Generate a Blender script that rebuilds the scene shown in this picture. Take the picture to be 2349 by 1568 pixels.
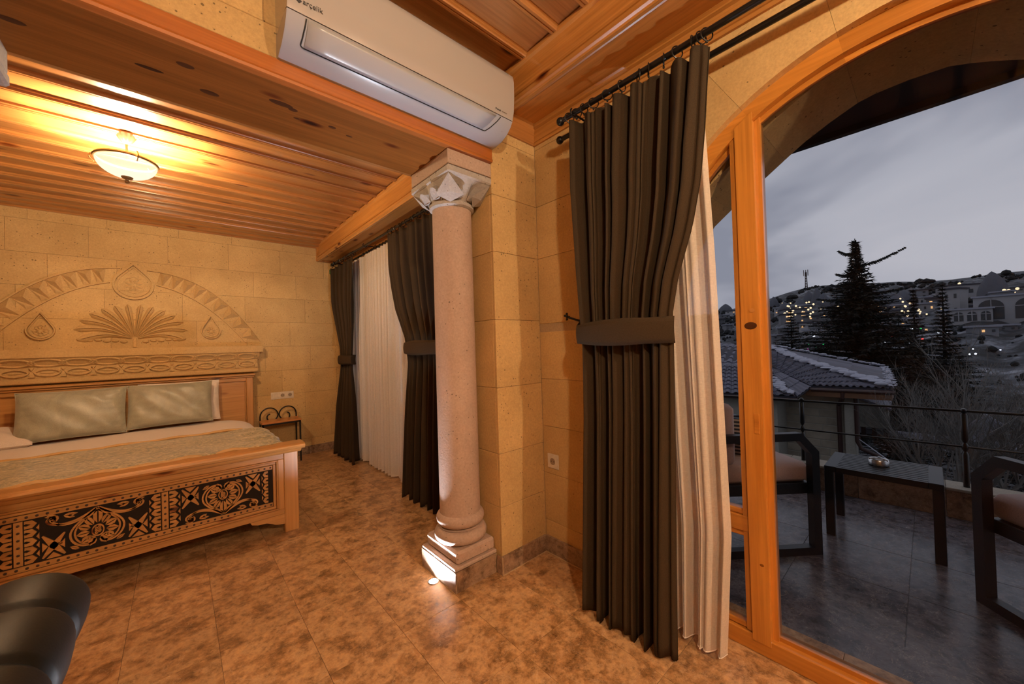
import bpy, bmesh, math, random
from mathutils import Vector, Matrix
PI = math.pi
random.seed(7)
S = bpy.context.scene
for o in list(bpy.data.objects): bpy.data.objects.remove(o)

# ---------------------------------------------------------------- camera, sky, exposure
FPX = 856.5046; YAW = 0.731054533; PIT = 0.0110696902; ROL = -0.0303171970; CAMZ = 1.25
fw = Vector((math.cos(PIT)*math.sin(YAW), math.cos(PIT)*math.cos(YAW), math.sin(PIT)))
r0 = Vector((math.cos(YAW), -math.sin(YAW), 0)); u0 = r0.cross(fw)
cr = r0*math.cos(ROL) + u0*math.sin(ROL); cu = -r0*math.sin(ROL) + u0*math.cos(ROL)
cam_d = bpy.data.cameras.new('camera'); cam = bpy.data.objects.new('camera', cam_d)
S.collection.objects.link(cam); S.camera = cam
mw = Matrix((cr, cu, -fw)).transposed().to_4x4(); mw.translation = Vector((0, 0, CAMZ)); cam.matrix_world = mw
cam_d.sensor_width = 36; cam_d.lens = FPX/2349*36; cam_d.clip_start = 0.02; cam_d.clip_end = 2000
S.view_settings.view_transform = 'Standard'; S.view_settings.look = 'None'
S.view_settings.exposure = 0.0; S.view_settings.gamma = 1; S.view_settings.use_curve_mapping = False

def at(px, py, axis, val):
    """a point of the place: the photograph's ray through (px,py) met with the plane axis=val"""
    d = fw + cr*((px-1174.5)/FPX) - cu*((py-784)/FPX)
    o = Vector((0, 0, CAMZ)); return o + d*((val-o[axis])/d[axis])

W = bpy.data.worlds.new('dusk_sky'); S.world = W; W.use_nodes = True
nt = W.node_tree; N = nt.nodes; L = nt.links; bg = N['Background']
tc = N.new('ShaderNodeTexCoord'); mp = N.new('ShaderNodeMapping'); L.new(tc.outputs['Generated'], mp.inputs[0])
mp.inputs['Scale'].default_value = (1.2, 1.2, 3.2); mp.inputs['Rotation'].default_value = (0.25, 0, 0.4)
nz = N.new('ShaderNodeTexNoise'); nz.inputs['Scale'].default_value = 1.5; nz.inputs['Detail'].default_value = 4; nz.inputs['Roughness'].default_value = .5
nz.inputs['Distortion'].default_value = .3
L.new(mp.outputs[0], nz.inputs['Vector'])
rp = N.new('ShaderNodeValToRGB'); e = rp.color_ramp.elements
e[0].position = .36; e[0].color = (.44, .455, .525, 1); e[1].position = .66; e[1].color = (.84, .82, .85, 1)
m_ = rp.color_ramp.elements.new(.5); m_.color = (.74, .735, .78, 1)
L.new(nz.outputs['Fac'], rp.inputs[0]); L.new(rp.outputs[0], bg.inputs[0]); bg.inputs[1].default_value = 1.0

# ---------------------------------------------------------------- lights of the room (lamps stand below; these are their bulbs)
def light(name, kind, loc, energy, color, size=.05, **k):
    d = bpy.data.lights.new(name, kind); d.energy = energy; d.color = color
    if kind == 'AREA': d.shape = 'DISK'; d.size = size
    else: d.shadow_soft_size = size
    for a, b in k.items():
        setattr(d, a, b)
    o = bpy.data.objects.new(name, d); o.location = loc; S.collection.objects.link(o); return o
WARM = (1.0, .80, .54)
light('bedroom_bulb', 'POINT', (-.212, 3.238, 2.395), 205, (1.0, .80, .55), .035)
light('sitting_bulb', 'POINT', (-.10, -.75, 2.42), 108, WARM, .05)
light('sitting_bulb', 'POINT', (.95, -1.9, 2.42), 135, WARM, .05)
up = light('uplight_bulb', 'SPOT', (1.004, 1.81, .010), 150, (.80, .87, 1.0), .02, spot_size=2.75, spot_blend=.35)
up.rotation_euler = (PI, .12, 0)

# ---------------------------------------------------------------- node helpers
def mat(name):
    m = bpy.data.materials.new(name); m.use_nodes = True
    t = m.node_tree; return m, t, t.nodes, t.links, t.nodes['Principled BSDF']
def setp(b, **k):
    for a, v in k.items(): b.inputs[a.replace('_', ' ')].default_value = v
def ramp(N, stops):
    r = N.new('ShaderNodeValToRGB'); el = r.color_ramp.elements
    el[0].position, el[0].color = stops[0][0], (*stops[0][1], 1)
    el[1].position, el[1].color = stops[-1][0], (*stops[-1][1], 1)
    for p, c in stops[1:-1]:
        x = el.new(p); x.color = (*c, 1)
    return r
def noise(N, L, vec, sc, det=4, rough=.55, dist=0):
    n = N.new('ShaderNodeTexNoise'); n.inputs['Scale'].default_value = sc; n.inputs['Detail'].default_value = det
    n.inputs['Roughness'].default_value = rough; n.inputs['Distortion'].default_value = dist
    if vec: L.new(vec, n.inputs['Vector'])
    return n
def mix(N, L, a, b, fac, mode='MIX'):
    m = N.new('ShaderNodeMix'); m.data_type = 'RGBA'; m.blend_type = mode
    for i, v in ((0, fac), (6, a), (7, b)):
        if hasattr(v, 'is_output'): L.new(v, m.inputs[i])
        elif i == 0: m.inputs[0].default_value = v
        else: m.inputs[i].default_value = (*v, 1)
    return m.outputs[2]
def mth(N, L, op, a, b=0.0):
    m = N.new('ShaderNodeMath'); m.operation = op
    for i, v in ((0, a), (1, b)):
        if hasattr(v, 'is_output'): L.new(v, m.inputs[i])
        else: m.inputs[i].default_value = v
    return m.outputs[0]
def geo(N, L, scale=(1, 1, 1), rnd=0.0, rot=(0, 0, 0)):
    g = N.new('ShaderNodeNewGeometry'); m = N.new('ShaderNodeMapping'); L.new(g.outputs['Position'], m.inputs[0])
    m.inputs['Scale'].default_value = scale; m.inputs['Rotation'].default_value = rot
    if rnd:
        oi = N.new('ShaderNodeObjectInfo'); k = mth(N, L, 'MULTIPLY', oi.outputs['Random'], rnd)
        c = N.new('ShaderNodeCombineXYZ')
        for i in range(3): L.new(k, c.inputs[i])
        L.new(c.outputs[0], m.inputs['Location'])
    return m.outputs[0]
def bump(N, L, b, h, dist=.002, st=.5):
    k = N.new('ShaderNodeBump'); k.inputs['Distance'].default_value = dist; k.inputs['Strength'].default_value = st
    L.new(h, k.inputs['Height']); L.new(k.outputs[0], b.inputs['Normal'])
def objrnd(N, L, col, lo=.85, hi=1.1):
    oi = N.new('ShaderNodeObjectInfo'); v = mth(N, L, 'ADD', mth(N, L, 'MULTIPLY', oi.outputs['Random'], hi-lo), lo)
    c = N.new('ShaderNodeCombineXYZ')
    for i in range(3): L.new(v, c.inputs[i])
    return mix(N, L, col, c.outputs[0], 1.0, 'MULTIPLY')

def stone_mat(name, a, b, pore=.5, vary=(.92, 1.05), bmp=.35, rough=.85):
    m, t, N, L, B = mat(name); v = geo(N, L)
    n = noise(N, L, v, 3.0, 5, .6); r = ramp(N, [(.3, a), (.7, b)]); L.new(n.outputs['Fac'], r.inputs[0])
    f = noise(N, L, v, 90, 3, .7); fr = ramp(N, [(.3, (.86,)*3), (.7, (1.08,)*3)]); L.new(f.outputs['Fac'], fr.inputs[0])
    c = mix(N, L, r.outputs[0], fr.outputs[0], 1.0, 'MULTIPLY')
    p = N.new('ShaderNodeTexVoronoi'); p.inputs['Scale'].default_value = 62; p.inputs['Randomness'].default_value = 1; L.new(v, p.inputs['Vector'])
    pm = noise(N, L, v, 7, 2); sx = N.new('ShaderNodeSeparateColor'); L.new(p.outputs['Color'], sx.inputs[0]); sel = mth(N, L, 'MULTIPLY', mth(N, L, 'POWER', sx.outputs[0], 3.0), .52*pore); g = mth(N, L, 'MULTIPLY', pm.outputs['Fac'], sel)
    pr = mth(N, L, 'LESS_THAN', p.outputs['Distance'], g)
    c = mix(N, L, c, tuple(x*.28 for x in a), mth(N, L, 'MULTIPLY', pr, .85))
    c = objrnd(N, L, c, *vary); L.new(c, B.inputs['Base Color']); setp(B, Roughness=rough)
    h = mth(N, L, 'SUBTRACT', f.outputs['Fac'], mth(N, L, 'MULTIPLY', pr, .8)); bump(N, L, B, h, .003, bmp)
    return m
STONE = stone_mat('yellow_tuff', (.50, .31, .120), (.62, .40, .165), 1.0)
STONE_C = stone_mat('carved_tuff', (.50, .31, .120), (.60, .38, .16), .6, (1, 1))
MORTAR = stone_mat('mortar', (.38, .26, .14), (.46, .32, .18), .0, (1, 1))
COLUMN = stone_mat('pink_tuff', (.39, .27, .21), (.48, .345, .275), .8, (.97, 1.03))
CAPITAL = stone_mat('grey_tuff', (.34, .30, .275), (.44, .395, .36), .9, (1, 1), .8)
OUTST = stone_mat('outdoor_tuff', (.27, .235, .185), (.40, .35, .28), .7, (.85, 1.05))

def wood_mat(name, axis, a, b, knot=True, rough=.32, coat=.30, gs=1.0, rnd=9.0, vary=(.88, 1.1)):
    m, t, N, L, B = mat(name)
    s = [16*gs]*3; s[axis] = .9*gs
    v = geo(N, L, tuple(s), rnd)
    n = noise(N, L, v, 1.0, 6, .6, 1.1); r = ramp(N, [(.25, a), (.5, tuple((x*.45+y*.55) for x, y in zip(a, b))), (.78, b)]); L.new(n.outputs['Fac'], r.inputs[0])
    s2 = [85*gs]*3; s2[axis] = 2.0
    v2 = geo(N, L, tuple(s2), rnd); n2 = noise(N, L, v2, 1.0, 3, .6); r2 = ramp(N, [(.35, (.86, .84, .80)), (.65, (1.06,)*3)]); L.new(n2.outputs['Fac'], r2.inputs[0])
    c = mix(N, L, r.outputs[0], r2.outputs[0], 1.0, 'MULTIPLY')
    if knot:
        s3 = [9.0]*3; s3[axis] = 3.4
        v3 = geo(N, L, tuple(s3), rnd); vo = N.new('ShaderNodeTexVoronoi'); vo.inputs['Scale'].default_value = .8; L.new(v3, vo.inputs['Vector'])
        kr = ramp(N, [(.055, (.10, .035, .012)), (.10, (.45, .24, .12)), (.17, (1, 1, 1))]); L.new(vo.outputs['Distance'], kr.inputs[0])
        c = mix(N, L, c, kr.outputs[0], 1.0, 'MULTIPLY')
    c = objrnd(N, L, c, *vary); L.new(c, B.inputs['Base Color'])
    setp(B, Roughness=rough, Coat_Weight=coat, Coat_Roughness=.24)
    bump(N, L, B, n2.outputs['Fac'], .0008, .3)
    return m
PA, PB = (.29, .102, .022), (.48, .205, .058)
PINE_X = wood_mat('varnished_pine_x', 0, PA, PB, rough=.30, coat=.9); PINE_Y = wood_mat('varnished_pine_y', 1, (.40, .15, .028), (.60, .27, .07))  # y-grain pine is lightened in colour to offset the shade on the box beams
BEAM_X = wood_mat('dark_pine_x', 0, (.18, .058, .008), (.29, .098, .016), rough=.6, coat=.04, vary=(1, 1))
TRIM_X = wood_mat('red_pine_x', 0, (.32, .085, .014), (.46, .15, .03), False, vary=(1, 1))
DOOR_Z = wood_mat('door_pine_z', 2, (.40, .135, .016), (.64, .265, .045), False, .3, .5, .8)
DOOR_Y = wood_mat('door_pine_y', 1, (.40, .135, .016), (.64, .265, .045), False, .3, .5, .8)
BED_X = wood_mat('bed_pine_x', 0, (.37, .155, .038), (.55, .275, .085), rough=.38, vary=(.95, 1.04))
BED_Z = wood_mat('bed_pine_z', 2, (.37, .155, .038), (.55, .275, .085), False, rough=.38, vary=(.95, 1.04))
TOP_X = wood_mat('nightstand_pine', 0, (.52, .19, .05), (.66, .27, .08), False)

def marble_mat(name, a, b, c3, rough=.12, sc=1.0, vary=(.9, 1.06)):
    m, t, N, L, B = mat(name); v = geo(N, L, (sc, sc, sc), 13.0)
    n = noise(N, L, v, 10, 9, .72, .1); r = ramp(N, [(.38, a), (.47, b), (.55, c3), (.72, b)]); L.new(n.outputs['Fac'], r.inputs[0])
    w = noise(N, L, v, 30, 7, .74, .2); wr = ramp(N, [(.36, (.58, .52, .44)), (.47, (1,)*3), (.64, (1.28, 1.25, 1.2))]); L.new(w.outputs['Fac'], wr.inputs[0])
    c = mix(N, L, r.outputs[0], wr.outputs[0], 1.0, 'MULTIPLY')
    ve = noise(N, L, v, 5, 5, .7, 2.0); vv = mth(N, L, 'ABSOLUTE', mth(N, L, 'SUBTRACT', ve.outputs['Fac'], .5)); vl = mth(N, L, 'LESS_THAN', vv, .0045)
    c = mix(N, L, c, (.62, .50, .38), mth(N, L, 'MULTIPLY', vl, .35))
    c = objrnd(N, L, c, *vary); L.new(c, B.inputs['Base Color'])
    rr = N.new('ShaderNodeMapRange'); L.new(w.outputs['Fac'], rr.inputs[0]); rr.inputs[3].default_value = rough; rr.inputs[4].default_value = rough+.18
    L.new(rr.outputs[0], B.inputs['Roughness']); return m
MARBLE = marble_mat('brown_marble', (.215, .112, .044), (.37, .20, .086), (.50, .30, .145), .22)
MARBLE_D = marble_mat('baseboard_marble', (.15, .085, .05), (.235, .145, .09), (.31, .20, .13), .3)
MARBLE_O = marble_mat('terrace_marble', (.062, .056, .066), (.10, .092, .106), (.145, .134, .15), .16)
def plain(name, col, rough=.5, metal=0.0, coat=0.0, ns=0, nb=.001, vary=None, sheen=0.0, flat=False):
    m, t, N, L, B = mat(name); setp(B, Base_Color=(*col, 1), Roughness=rough, Metallic=metal, Coat_Weight=coat, Sheen_Weight=sheen)
    v = geo(N, L); n = noise(N, L, v, ns or 30, 3); r = ramp(N, [(.3, tuple(x*.9 for x in col)), (.7, tuple(min(1, x*1.06) for x in col))])
    L.new(n.outputs['Fac'], r.inputs[0]); c = r.outputs[0] if not flat else None
    if flat: c = mix(N, L, col, col, 0.0)
    if vary: c = objrnd(N, L, c, *vary)
    L.new(c, B.inputs['Base Color'])
    if ns: bump(N, L, B, n.outputs['Fac'], nb, .4)
    return m
GROUT = plain('cream_grout', (.50, .34, .19), .8)
IRON = plain('black_iron', (.008, .008, .009), .32, .3, .2)
OUTMET = plain('anthracite_aluminium', (.010, .012, .017), .42, .1)
WHITEP = plain('ivory_plastic', (.66, .56, .44), .3)
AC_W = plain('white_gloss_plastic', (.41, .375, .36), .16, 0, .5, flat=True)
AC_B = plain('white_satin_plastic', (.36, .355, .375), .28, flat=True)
DARK = plain('dark_gap', (.01, .009, .008), .6)
STEEL = plain('brushed_steel', (.55, .55, .55), .25, 1.0)
BRASS = plain('antique_brass', (.42, .30, .16), .3, .9)
LEATHER = plain('black_leather', (.006, .0055, .0035), .50, 0, 0, 160, .0006); LEATHER.node_tree.nodes['Principled BSDF'].inputs['Specular IOR Level'].default_value = .22
INK = plain('dark_print', (.05, .045, .045), .5)
GREEN = plain('green_tape', (.01, .12, .03), .4)
def fabric(name, col, sc=(700, 700, 260), rough=.9, mottled=0, sheen=.2):
    m, t, N, L, B = mat(name); v = geo(N, L, sc); n = noise(N, L, v, 1.0, 2, .6)
    r = ramp(N, [(.3, tuple(x*.72 for x in col)), (.7, tuple(x*1.22 for x in col))]); L.new(n.outputs['Fac'], r.inputs[0]); c = r.outputs[0]
    if mottled:
        w = noise(N, L, geo(N, L, (1, 1, 1)), mottled, 5, .65, 1.5); wr = ramp(N, [(.38, (.85, .85, .85)), (.5, (1,)*3), (.62, (1.12, 1.12, 1.1))]); L.new(w.outputs['Fac'], wr.inputs[0])
        c = mix(N, L, c, wr.outputs[0], .8, 'MULTIPLY')
    L.new(c, B.inputs['Base Color']); setp(B, Roughness=rough, Sheen_Weight=sheen); bump(N, L, B, n.outputs['Fac'], .0006, .4); return m
CURT = fabric('brown_linen', (.047, .031, .018), sheen=0); CURT.node_tree.nodes['Principled BSDF'].inputs['Specular IOR Level'].default_value = .1
SHEET = fabric('white_cotton', (.76, .65, .57))
CUSH = fabric('sage_satin', (.33, .315, .235), (500, 500, 500), .38, 5, .3)
def brocade():
    m, t, N, L, B = mat('gold_brocade'); v = geo(N, L, (14, 26, 20)); n = noise(N, L, v, 1.4, 5, .65, 2.2)
    r = ramp(N, [(.42, (.17, .17, .115)), (.49, (.36, .30, .16)), (.56, (.50, .40, .21)), (.64, (.66, .58, .40))]); L.new(n.outputs['Fac'], r.inputs[0])
    L.new(r.outputs[0], B.inputs['Base Color']); setp(B, Roughness=.5, Sheen_Weight=.3); bump(N, L, B, n.outputs['Fac'], .004, .6); return m
BROC = brocade()
PIPING = plain('gold_piping', (.55, .33, .12), .5)
OUTCUSH = fabric('outdoor_canvas', (.50, .33, .28))
STRIPE_M, t, N, L, B = mat('striped_fabric')
wv = N.new('ShaderNodeTexWave'); wv.inputs['Scale'].default_value = 14; wv.bands_direction = 'Z'; L.new(geo(N, L), wv.inputs['Vector'])
r = ramp(N, [(.45, (.02, .02, .025)), (.55, (.45, .36, .30))]); L.new(wv.outputs['Fac'], r.inputs[0]); L.new(r.outputs[0], B.inputs['Base Color'])
def sheer():
    m, t, N, L, B = mat('cream_voile'); N.remove(B); out = N['Material Output']
    v = geo(N, L, (900, 900, 60)); n = noise(N, L, v, 1.0, 2); v2 = geo(N, L, (60, 60, 900)); n2 = noise(N, L, v2, 1.0, 2)
    d = N.new('ShaderNodeBsdfDiffuse'); d.inputs[0].default_value = (.78, .68, .58, 1)
    tr = N.new('ShaderNodeBsdfTranslucent'); tr.inputs[0].default_value = (.70, .62, .55, 1)
    tp = N.new('ShaderNodeBsdfTransparent')
    m1 = N.new('ShaderNodeMixShader'); m1.inputs[0].default_value = .3; L.new(d.outputs[0], m1.inputs[1]); L.new(tr.outputs[0], m1.inputs[2])
    fac = mth(N, L, 'ADD', mth(N, L, 'MULTIPLY', mth(N, L, 'ADD', n.outputs['Fac'], n2.outputs['Fac']), .42), .44)
    m2 = N.new('ShaderNodeMixShader'); L.new(fac, m2.inputs[0]); L.new(tp.outputs[0], m2.inputs[1]); L.new(m1.outputs[0], m2.inputs[2])
    L.new(m2.outputs[0], out.inputs[0]); return m
SHEER = sheer()
def glass(name, tint=(.74, .75, .78)):
    m, t, N, L, B = mat(name); N.remove(B); out = N['Material Output']
    g = N.new('ShaderNodeBsdfGlossy'); g.inputs['Roughness'].default_value = .0; g.inputs[0].default_value = (.95, .9, 1, 1)
    tp = N.new('ShaderNodeBsdfTransparent'); tp.inputs[0].default_value = (*tint, 1)
    f = N.new('ShaderNodeFresnel'); f.inputs[0].default_value = 1.42
    mm = N.new('ShaderNodeMixShader'); L.new(mth(N, L, 'MULTIPLY', f.outputs[0], .13), mm.inputs[0]); L.new(tp.outputs[0], mm.inputs[1]); L.new(g.outputs[0], mm.inputs[2]); L.new(mm.outputs[0], out.inputs[0]); return m
GLASS = glass('window_glass')
def emit(name, col, st=1.0):
    m, t, N, L, B = mat(name); setp(B, Base_Color=(*[c*.5 for c in col], 1), Emission_Color=(*col, 1), Emission_Strength=st); return m
def bowlmat():
    m, t, N, L, B = mat('glowing_opal_glass'); N.remove(B); out = N['Material Output']
    e_ = N.new('ShaderNodeEmission'); e_.inputs[0].default_value = (.90, .76, .54, 1); e_.inputs[1].default_value = 1.75
    tp = N.new('ShaderNodeBsdfTransparent'); tp.inputs[0].default_value = (1, .9, .75, 1)
    mm = N.new('ShaderNodeMixShader'); mm.inputs[0].default_value = .62; L.new(tp.outputs[0], mm.inputs[1]); L.new(e_.outputs[0], mm.inputs[2]); L.new(mm.outputs[0], out.inputs[0]); return m
BOWL = bowlmat()
LENS = emit('uplight_lens', (.88, .92, 1.0), 90)

# ---------------------------------------------------------------- mesh builder
class MB:
    def __init__(s): s.v = []; s.f = []; s.fm = []
    def add(s, vs, fs):
        b = len(s.v); s.v += [tuple(p) for p in vs]; s.f += [tuple(b+i for i in f) for f in fs]; return s
    def box(s, x0, y0, z0, x1, y1, z1, c=0.0, M=None):
        if x0 > x1: x0, x1 = x1, x0
        if y0 > y1: y0, y1 = y1, y0
        if z0 > z1: z0, z1 = z1, z0
        if c <= 0:
            vs = [Vector((x, y, z)) for z in (z0, z1) for y in (y0, y1) for x in (x0, x1)]
            fs = [(0, 2, 3, 1), (4, 5, 7, 6), (0, 1, 5, 4), (2, 6, 7, 3), (0, 4, 6, 2), (1, 3, 7, 5)]
        else:
            c = min(c, (x1-x0)*.49, (y1-y0)*.49, (z1-z0)*.49)
            bm = bmesh.new(); bmesh.ops.create_cube(bm, size=1)
            for q in bm.verts: q.co = Vector(((x0+x1)/2+q.co.x*(x1-x0), (y0+y1)/2+q.co.y*(y1-y0), (z0+z1)/2+q.co.z*(z1-z0)))
            bmesh.ops.bevel(bm, geom=list(bm.edges), offset=c, segments=1, affect='EDGES')
            bm.verts.index_update(); vs = [q.co.copy() for q in bm.verts]; fs = [tuple(q.index for q in f.verts) for f in bm.faces]; bm.free()
        if M: vs = [M @ p for p in vs]
        return s.add(vs, fs)
    def tube(s, pts, r, n=8, closed=False, cap=True):
        pts = [Vector(p) for p in pts]; k = len(pts); rs = r if isinstance(r, (list, tuple)) else [r]*k
        vs = []; fs = []; up = None
        for i, p in enumerate(pts):
            a = pts[(i-1) % k] if (closed or i > 0) else p; b = pts[(i+1) % k] if (closed or i < k-1) else p
            t = (b-a).normalized()
            if up is None: up = Vector((0, 0, 1)) if abs(t.z) < .9 else Vector((1, 0, 0))
            sd = t.cross(up).normalized(); up = sd.cross(t).normalized()
            for j in range(n):
                an = 2*PI*j/n; vs.append(p + (sd*math.cos(an) + up*math.sin(an))*rs[i])
        for i in range(k if closed else k-1):
            for j in range(n):
                a, b = i*n+j, i*n+(j+1) % n; c, d = ((i+1) % k)*n+(j+1) % n, ((i+1) % k)*n+j
                fs.append((a, b, c, d))
        if cap and not closed: fs += [tuple(range(n-1, -1, -1)), tuple((k-1)*n+j for j in range(n))]
        return s.add(vs, fs)
    def lathe(s, prof, o=(0, 0, 0), n=32, ax=2, cap=True, sq=None):
        vs = []; fs = []
        for r, h in prof:
            for j in range(n):
                an = 2*PI*j/n; p = [0, 0, 0]; i1, i2 = [(1, 2), (2, 0), (0, 1)][ax]
                p[i1] = r*math.cos(an); p[i2] = r*math.sin(an); p[ax] = h
                vs.append(Vector(p)+Vector(o))
        for i in range(len(prof)-1):
            for j in range(n): fs.append((i*n+j, i*n+(j+1) % n, (i+1)*n+(j+1) % n, (i+1)*n+j))
        if cap: fs += [tuple(range(n-1, -1, -1)), tuple((len(prof)-1)*n+j for j in range(n))]
        return s.add(vs, fs)
    def prism(s, poly, ax, a, b):
        """poly in the two other axes (cyclic order), extruded a..b along ax"""
        i1, i2 = [(1, 2), (0, 2), (0, 1)][ax]; k = len(poly); vs = []
        for h in (a, b):
            for p in poly:
                q = [0, 0, 0]; q[ax] = h; q[i1] = p[0]; q[i2] = p[1]; vs.append(q)
        fs = [tuple(range(k-1, -1, -1)), tuple(range(k, 2*k))] + [(i, (i+1) % k, k+(i+1) % k, k+i) for i in range(k)]
        return s.add(vs, fs)
    def grid(s, f, nu, nv, cu=False, cv=False):
        vs = [f(i/(nu if cu else nu-1), j/(nv if cv else nv-1)) for i in range(nu) for j in range(nv)]; fs = []
        for i in range(nu if cu else nu-1):
            for j in range(nv if cv else nv-1):
                fs.append((i*nv+j, ((i+1) % nu)*nv+j, ((i+1) % nu)*nv+(j+1) % nv, i*nv+(j+1) % nv))
        return s.add(vs, fs)
    def ball(s, c, r, n=12, sc=(1, 1, 1)):
        m = n//2+1; c = Vector(c)
        return s.grid(lambda u, v: c+Vector((r*sc[0]*math.sin(v*PI)*math.cos(u*2*PI), r*sc[1]*math.sin(v*PI)*math.sin(u*2*PI), r*sc[2]*math.cos(v*PI))), n, m, cu=True)
    def ribbon(s, pts, w, ax, a, b, closed=False):
        """flat strip of width w along 2-D pts, extruded a..b along ax"""
        k = len(pts); Lf = []; Rt = []
        ws = w if isinstance(w, (list, tuple)) else [w]*k
        for i in range(k):
            p = pts[(i-1) % k] if (closed or i) else pts[i]; q = pts[(i+1) % k] if (closed or i < k-1) else pts[i]
            dx, dy = q[0]-p[0], q[1]-p[1]; l = math.hypot(dx, dy) or 1; nx, ny = -dy/l*ws[i]/2, dx/l*ws[i]/2
            Lf.append((pts[i][0]+nx, pts[i][1]+ny)); Rt.append((pts[i][0]-nx, pts[i][1]-ny))
        for i in range(k if closed else k-1):
            j = (i+1) % k; s.prism([Lf[i], Rt[i], Rt[j], Lf[j]], ax, a, b)
        return s
    def build(s, name, m, parent=None, smooth=True, ang=35, bev=0, solid=0, kind=None):
        me = bpy.data.meshes.new(name); me.from_pydata([tuple(p) for p in s.v], [], s.f); me.validate()
        bm = bmesh.new(); bm.from_mesh(me); bmesh.ops.recalc_face_normals(bm, faces=bm.faces); bm.to_mesh(me); bm.free()
        if smooth:
            me.polygons.foreach_set('use_smooth', [True]*len(me.polygons)); me.set_sharp_from_angle(angle=math.radians(ang))
        me.materials.append(m); o = bpy.data.objects.new(name, me); S.collection.objects.link(o)
        if parent:
            o.parent = parent; o.matrix_parent_inverse = Matrix.Translation(-parent.location) if parent.type == 'EMPTY' and not parent.rotation_euler.z else parent.matrix_basis.inverted()
        if bev:
            md = o.modifiers.new('bevel', 'BEVEL'); md.width = bev; md.segments = 2; md.limit_method = 'ANGLE'
        if solid:
            md = o.modifiers.new('solid', 'SOLIDIFY'); md.thickness = solid
        if kind: o['kind'] = kind
        return o
def thing(name, label, cat, loc=(0, 0, 0), group=None, kind=None):
    o = bpy.data.objects.new(name, None); o.location = loc; o.empty_display_size = .1; S.collection.objects.link(o); tag(o, label, cat, group, kind); return o
def tag(o, label, cat, group=None, kind=None):
    o['label'] = label; o['category'] = cat
    if group: o['group'] = group
    if kind: o['kind'] = kind
    return o
def struct(o, label=None):
    o['kind'] = 'structure'
    if label: o['label'] = label
    return o
def sroot(name, label=None, loc=(0, 0, 0)):
    o = bpy.data.objects.new(name, None); o.location = loc; S.collection.objects.link(o); return struct(o, label)

# ================================================================ THE ROOM
XW, YP, YH = 1.665, 1.596, 5.148           # window wall, partition face, headboard wall
XL, YB = -2.1, -3.0
ZB, ZN = 2.604, 2.755                       # bedroom / sitting-room ceilings
# ---- floor of marble tiles
fl = MB().box(XL, YB, -.2, 1.80, YH+.1, -.004).build('floor', plain('brown_grout', (.20, .12, .065), .6)); struct(fl, 'polished brown marble tiled floor')
tx0, ty0, tw, tl = -.19, 1.583, .305, .4425
tile_me = None
for i in range(-7, 8):
    for j in range(-6, 9):
        x, y = tx0+i*tw, ty0+j*tl
        if x+tw < XL+.02 or y > YH: continue
        vis = (y+tl > -.2) and x+tw > -1.6
        if not vis: continue
        x1, y1 = min(x+tw, 1.69)-.0007, min(y+tl, YH)-.0007
        t = MB().box(x+.0007, y+.0007, -.02, x1, y1, 0, .0004).build('tile', MARBLE, fl, smooth=False)
bk = MB()
bk.box(XL, YB, -.02, 1.69, ty0-6*tl+0, 0).box(XL, -.63, -.02, -1.72, YH, 0)
for n_, f_ in (('floor_strip', bk),):
    f_.build(n_, MARBLE, fl)

def block_wall(root, ax, face, out, u0, u1, z0, z1, zs, seed, lens=(.42, .62), depth=.02, cut=None, mt=None, name='stone_block'):
    """dressed stone blocks proud of the wall's mortar; ax = axis of the wall's normal, out = +1/-1"""
    rnd = random.Random(seed)
    for k in range(len(zs)-1):
        a, b = max(zs[k], z0), min(zs[k+1], z1)
        if b-a < .02: continue
        u = u0 - rnd.random()*.4
        while u < u1:
            l = rnd.uniform(*lens); p, q = max(u, u0), min(u+l, u1); u += l
            if q-p < .03: continue
            if cut and cut(p, q, a, b): continue
            g = .0007; w = face+out*rnd.uniform(.0, .0012)
            if ax == 1: m = MB().box(p+g, w, a+g, q-g, face-out*depth, b-g, .0022)
            else: m = MB().box(w, p+g, a+g, face-out*depth, q-g, b-g, .0022)
            m.build(name, mt or STONE, root, smooth=False)
ZS = [.19-.285, .19, .475, .76, 1.045, 1.33, 1.615, 1.90, 2.185, 2.47, 2.76]
wb = MB().box(XL, YH+.0035, -.1, 2.15, YH+.3, 2.9).build('wall_back', MORTAR); struct(wb, 'headboard wall of dressed yellow tuff blocks')
block_wall(wb, 1, YH, -1, -1.75, XW, 0, 2.62, ZS, 3)
wl = MB().box(XL-.2, YB, -.1, XL, YH+.3, 2.9).build('wall_left', STONE); struct(wl)
wf = MB().box(XL-.2, YB-.2, -.1, 2.2, YB, 2.9).build('wall_front', STONE); struct(wf)
# ---- partition over the beam with the pier at its right end
wc = sroot('wall_center', 'stone wall above the wooden beam with its pier')
MB().box(XL, YP+.004, 2.345, 1.313, 1.99, 2.9).box(1.317, YP+.004, -.02, XW+.02, 1.99, 2.9).build('masonry', MORTAR, wc)
block_wall(wc, 1, YP, -1, XL+.5, 1.318, 2.35, 2.75, [2.35, 2.47, 2.76], 11)
zp = [-.09, .36, .655, 1.02, 1.40, 1.78, 2.10, 2.42, 2.76]
for k in range(8):
    rnd = random.Random(40+k); a, b = max(0, zp[k]), zp[k+1]
    MB().box(1.313, YP, a+.001, XW, YP+.02, b-.001, .002).build('stone_block', STONE, wc, smooth=False)
    MB().box(1.313, YP+.0205, a+.001, 1.333, 1.99, b-.001, .002).build('stone_block', STONE, wc, smooth=False)
# ---- left stub wall of the opening
MB().box(XL, YP, -.02, -.75, 1.99, 2.26).build('masonry_stub', STONE, wc)

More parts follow.
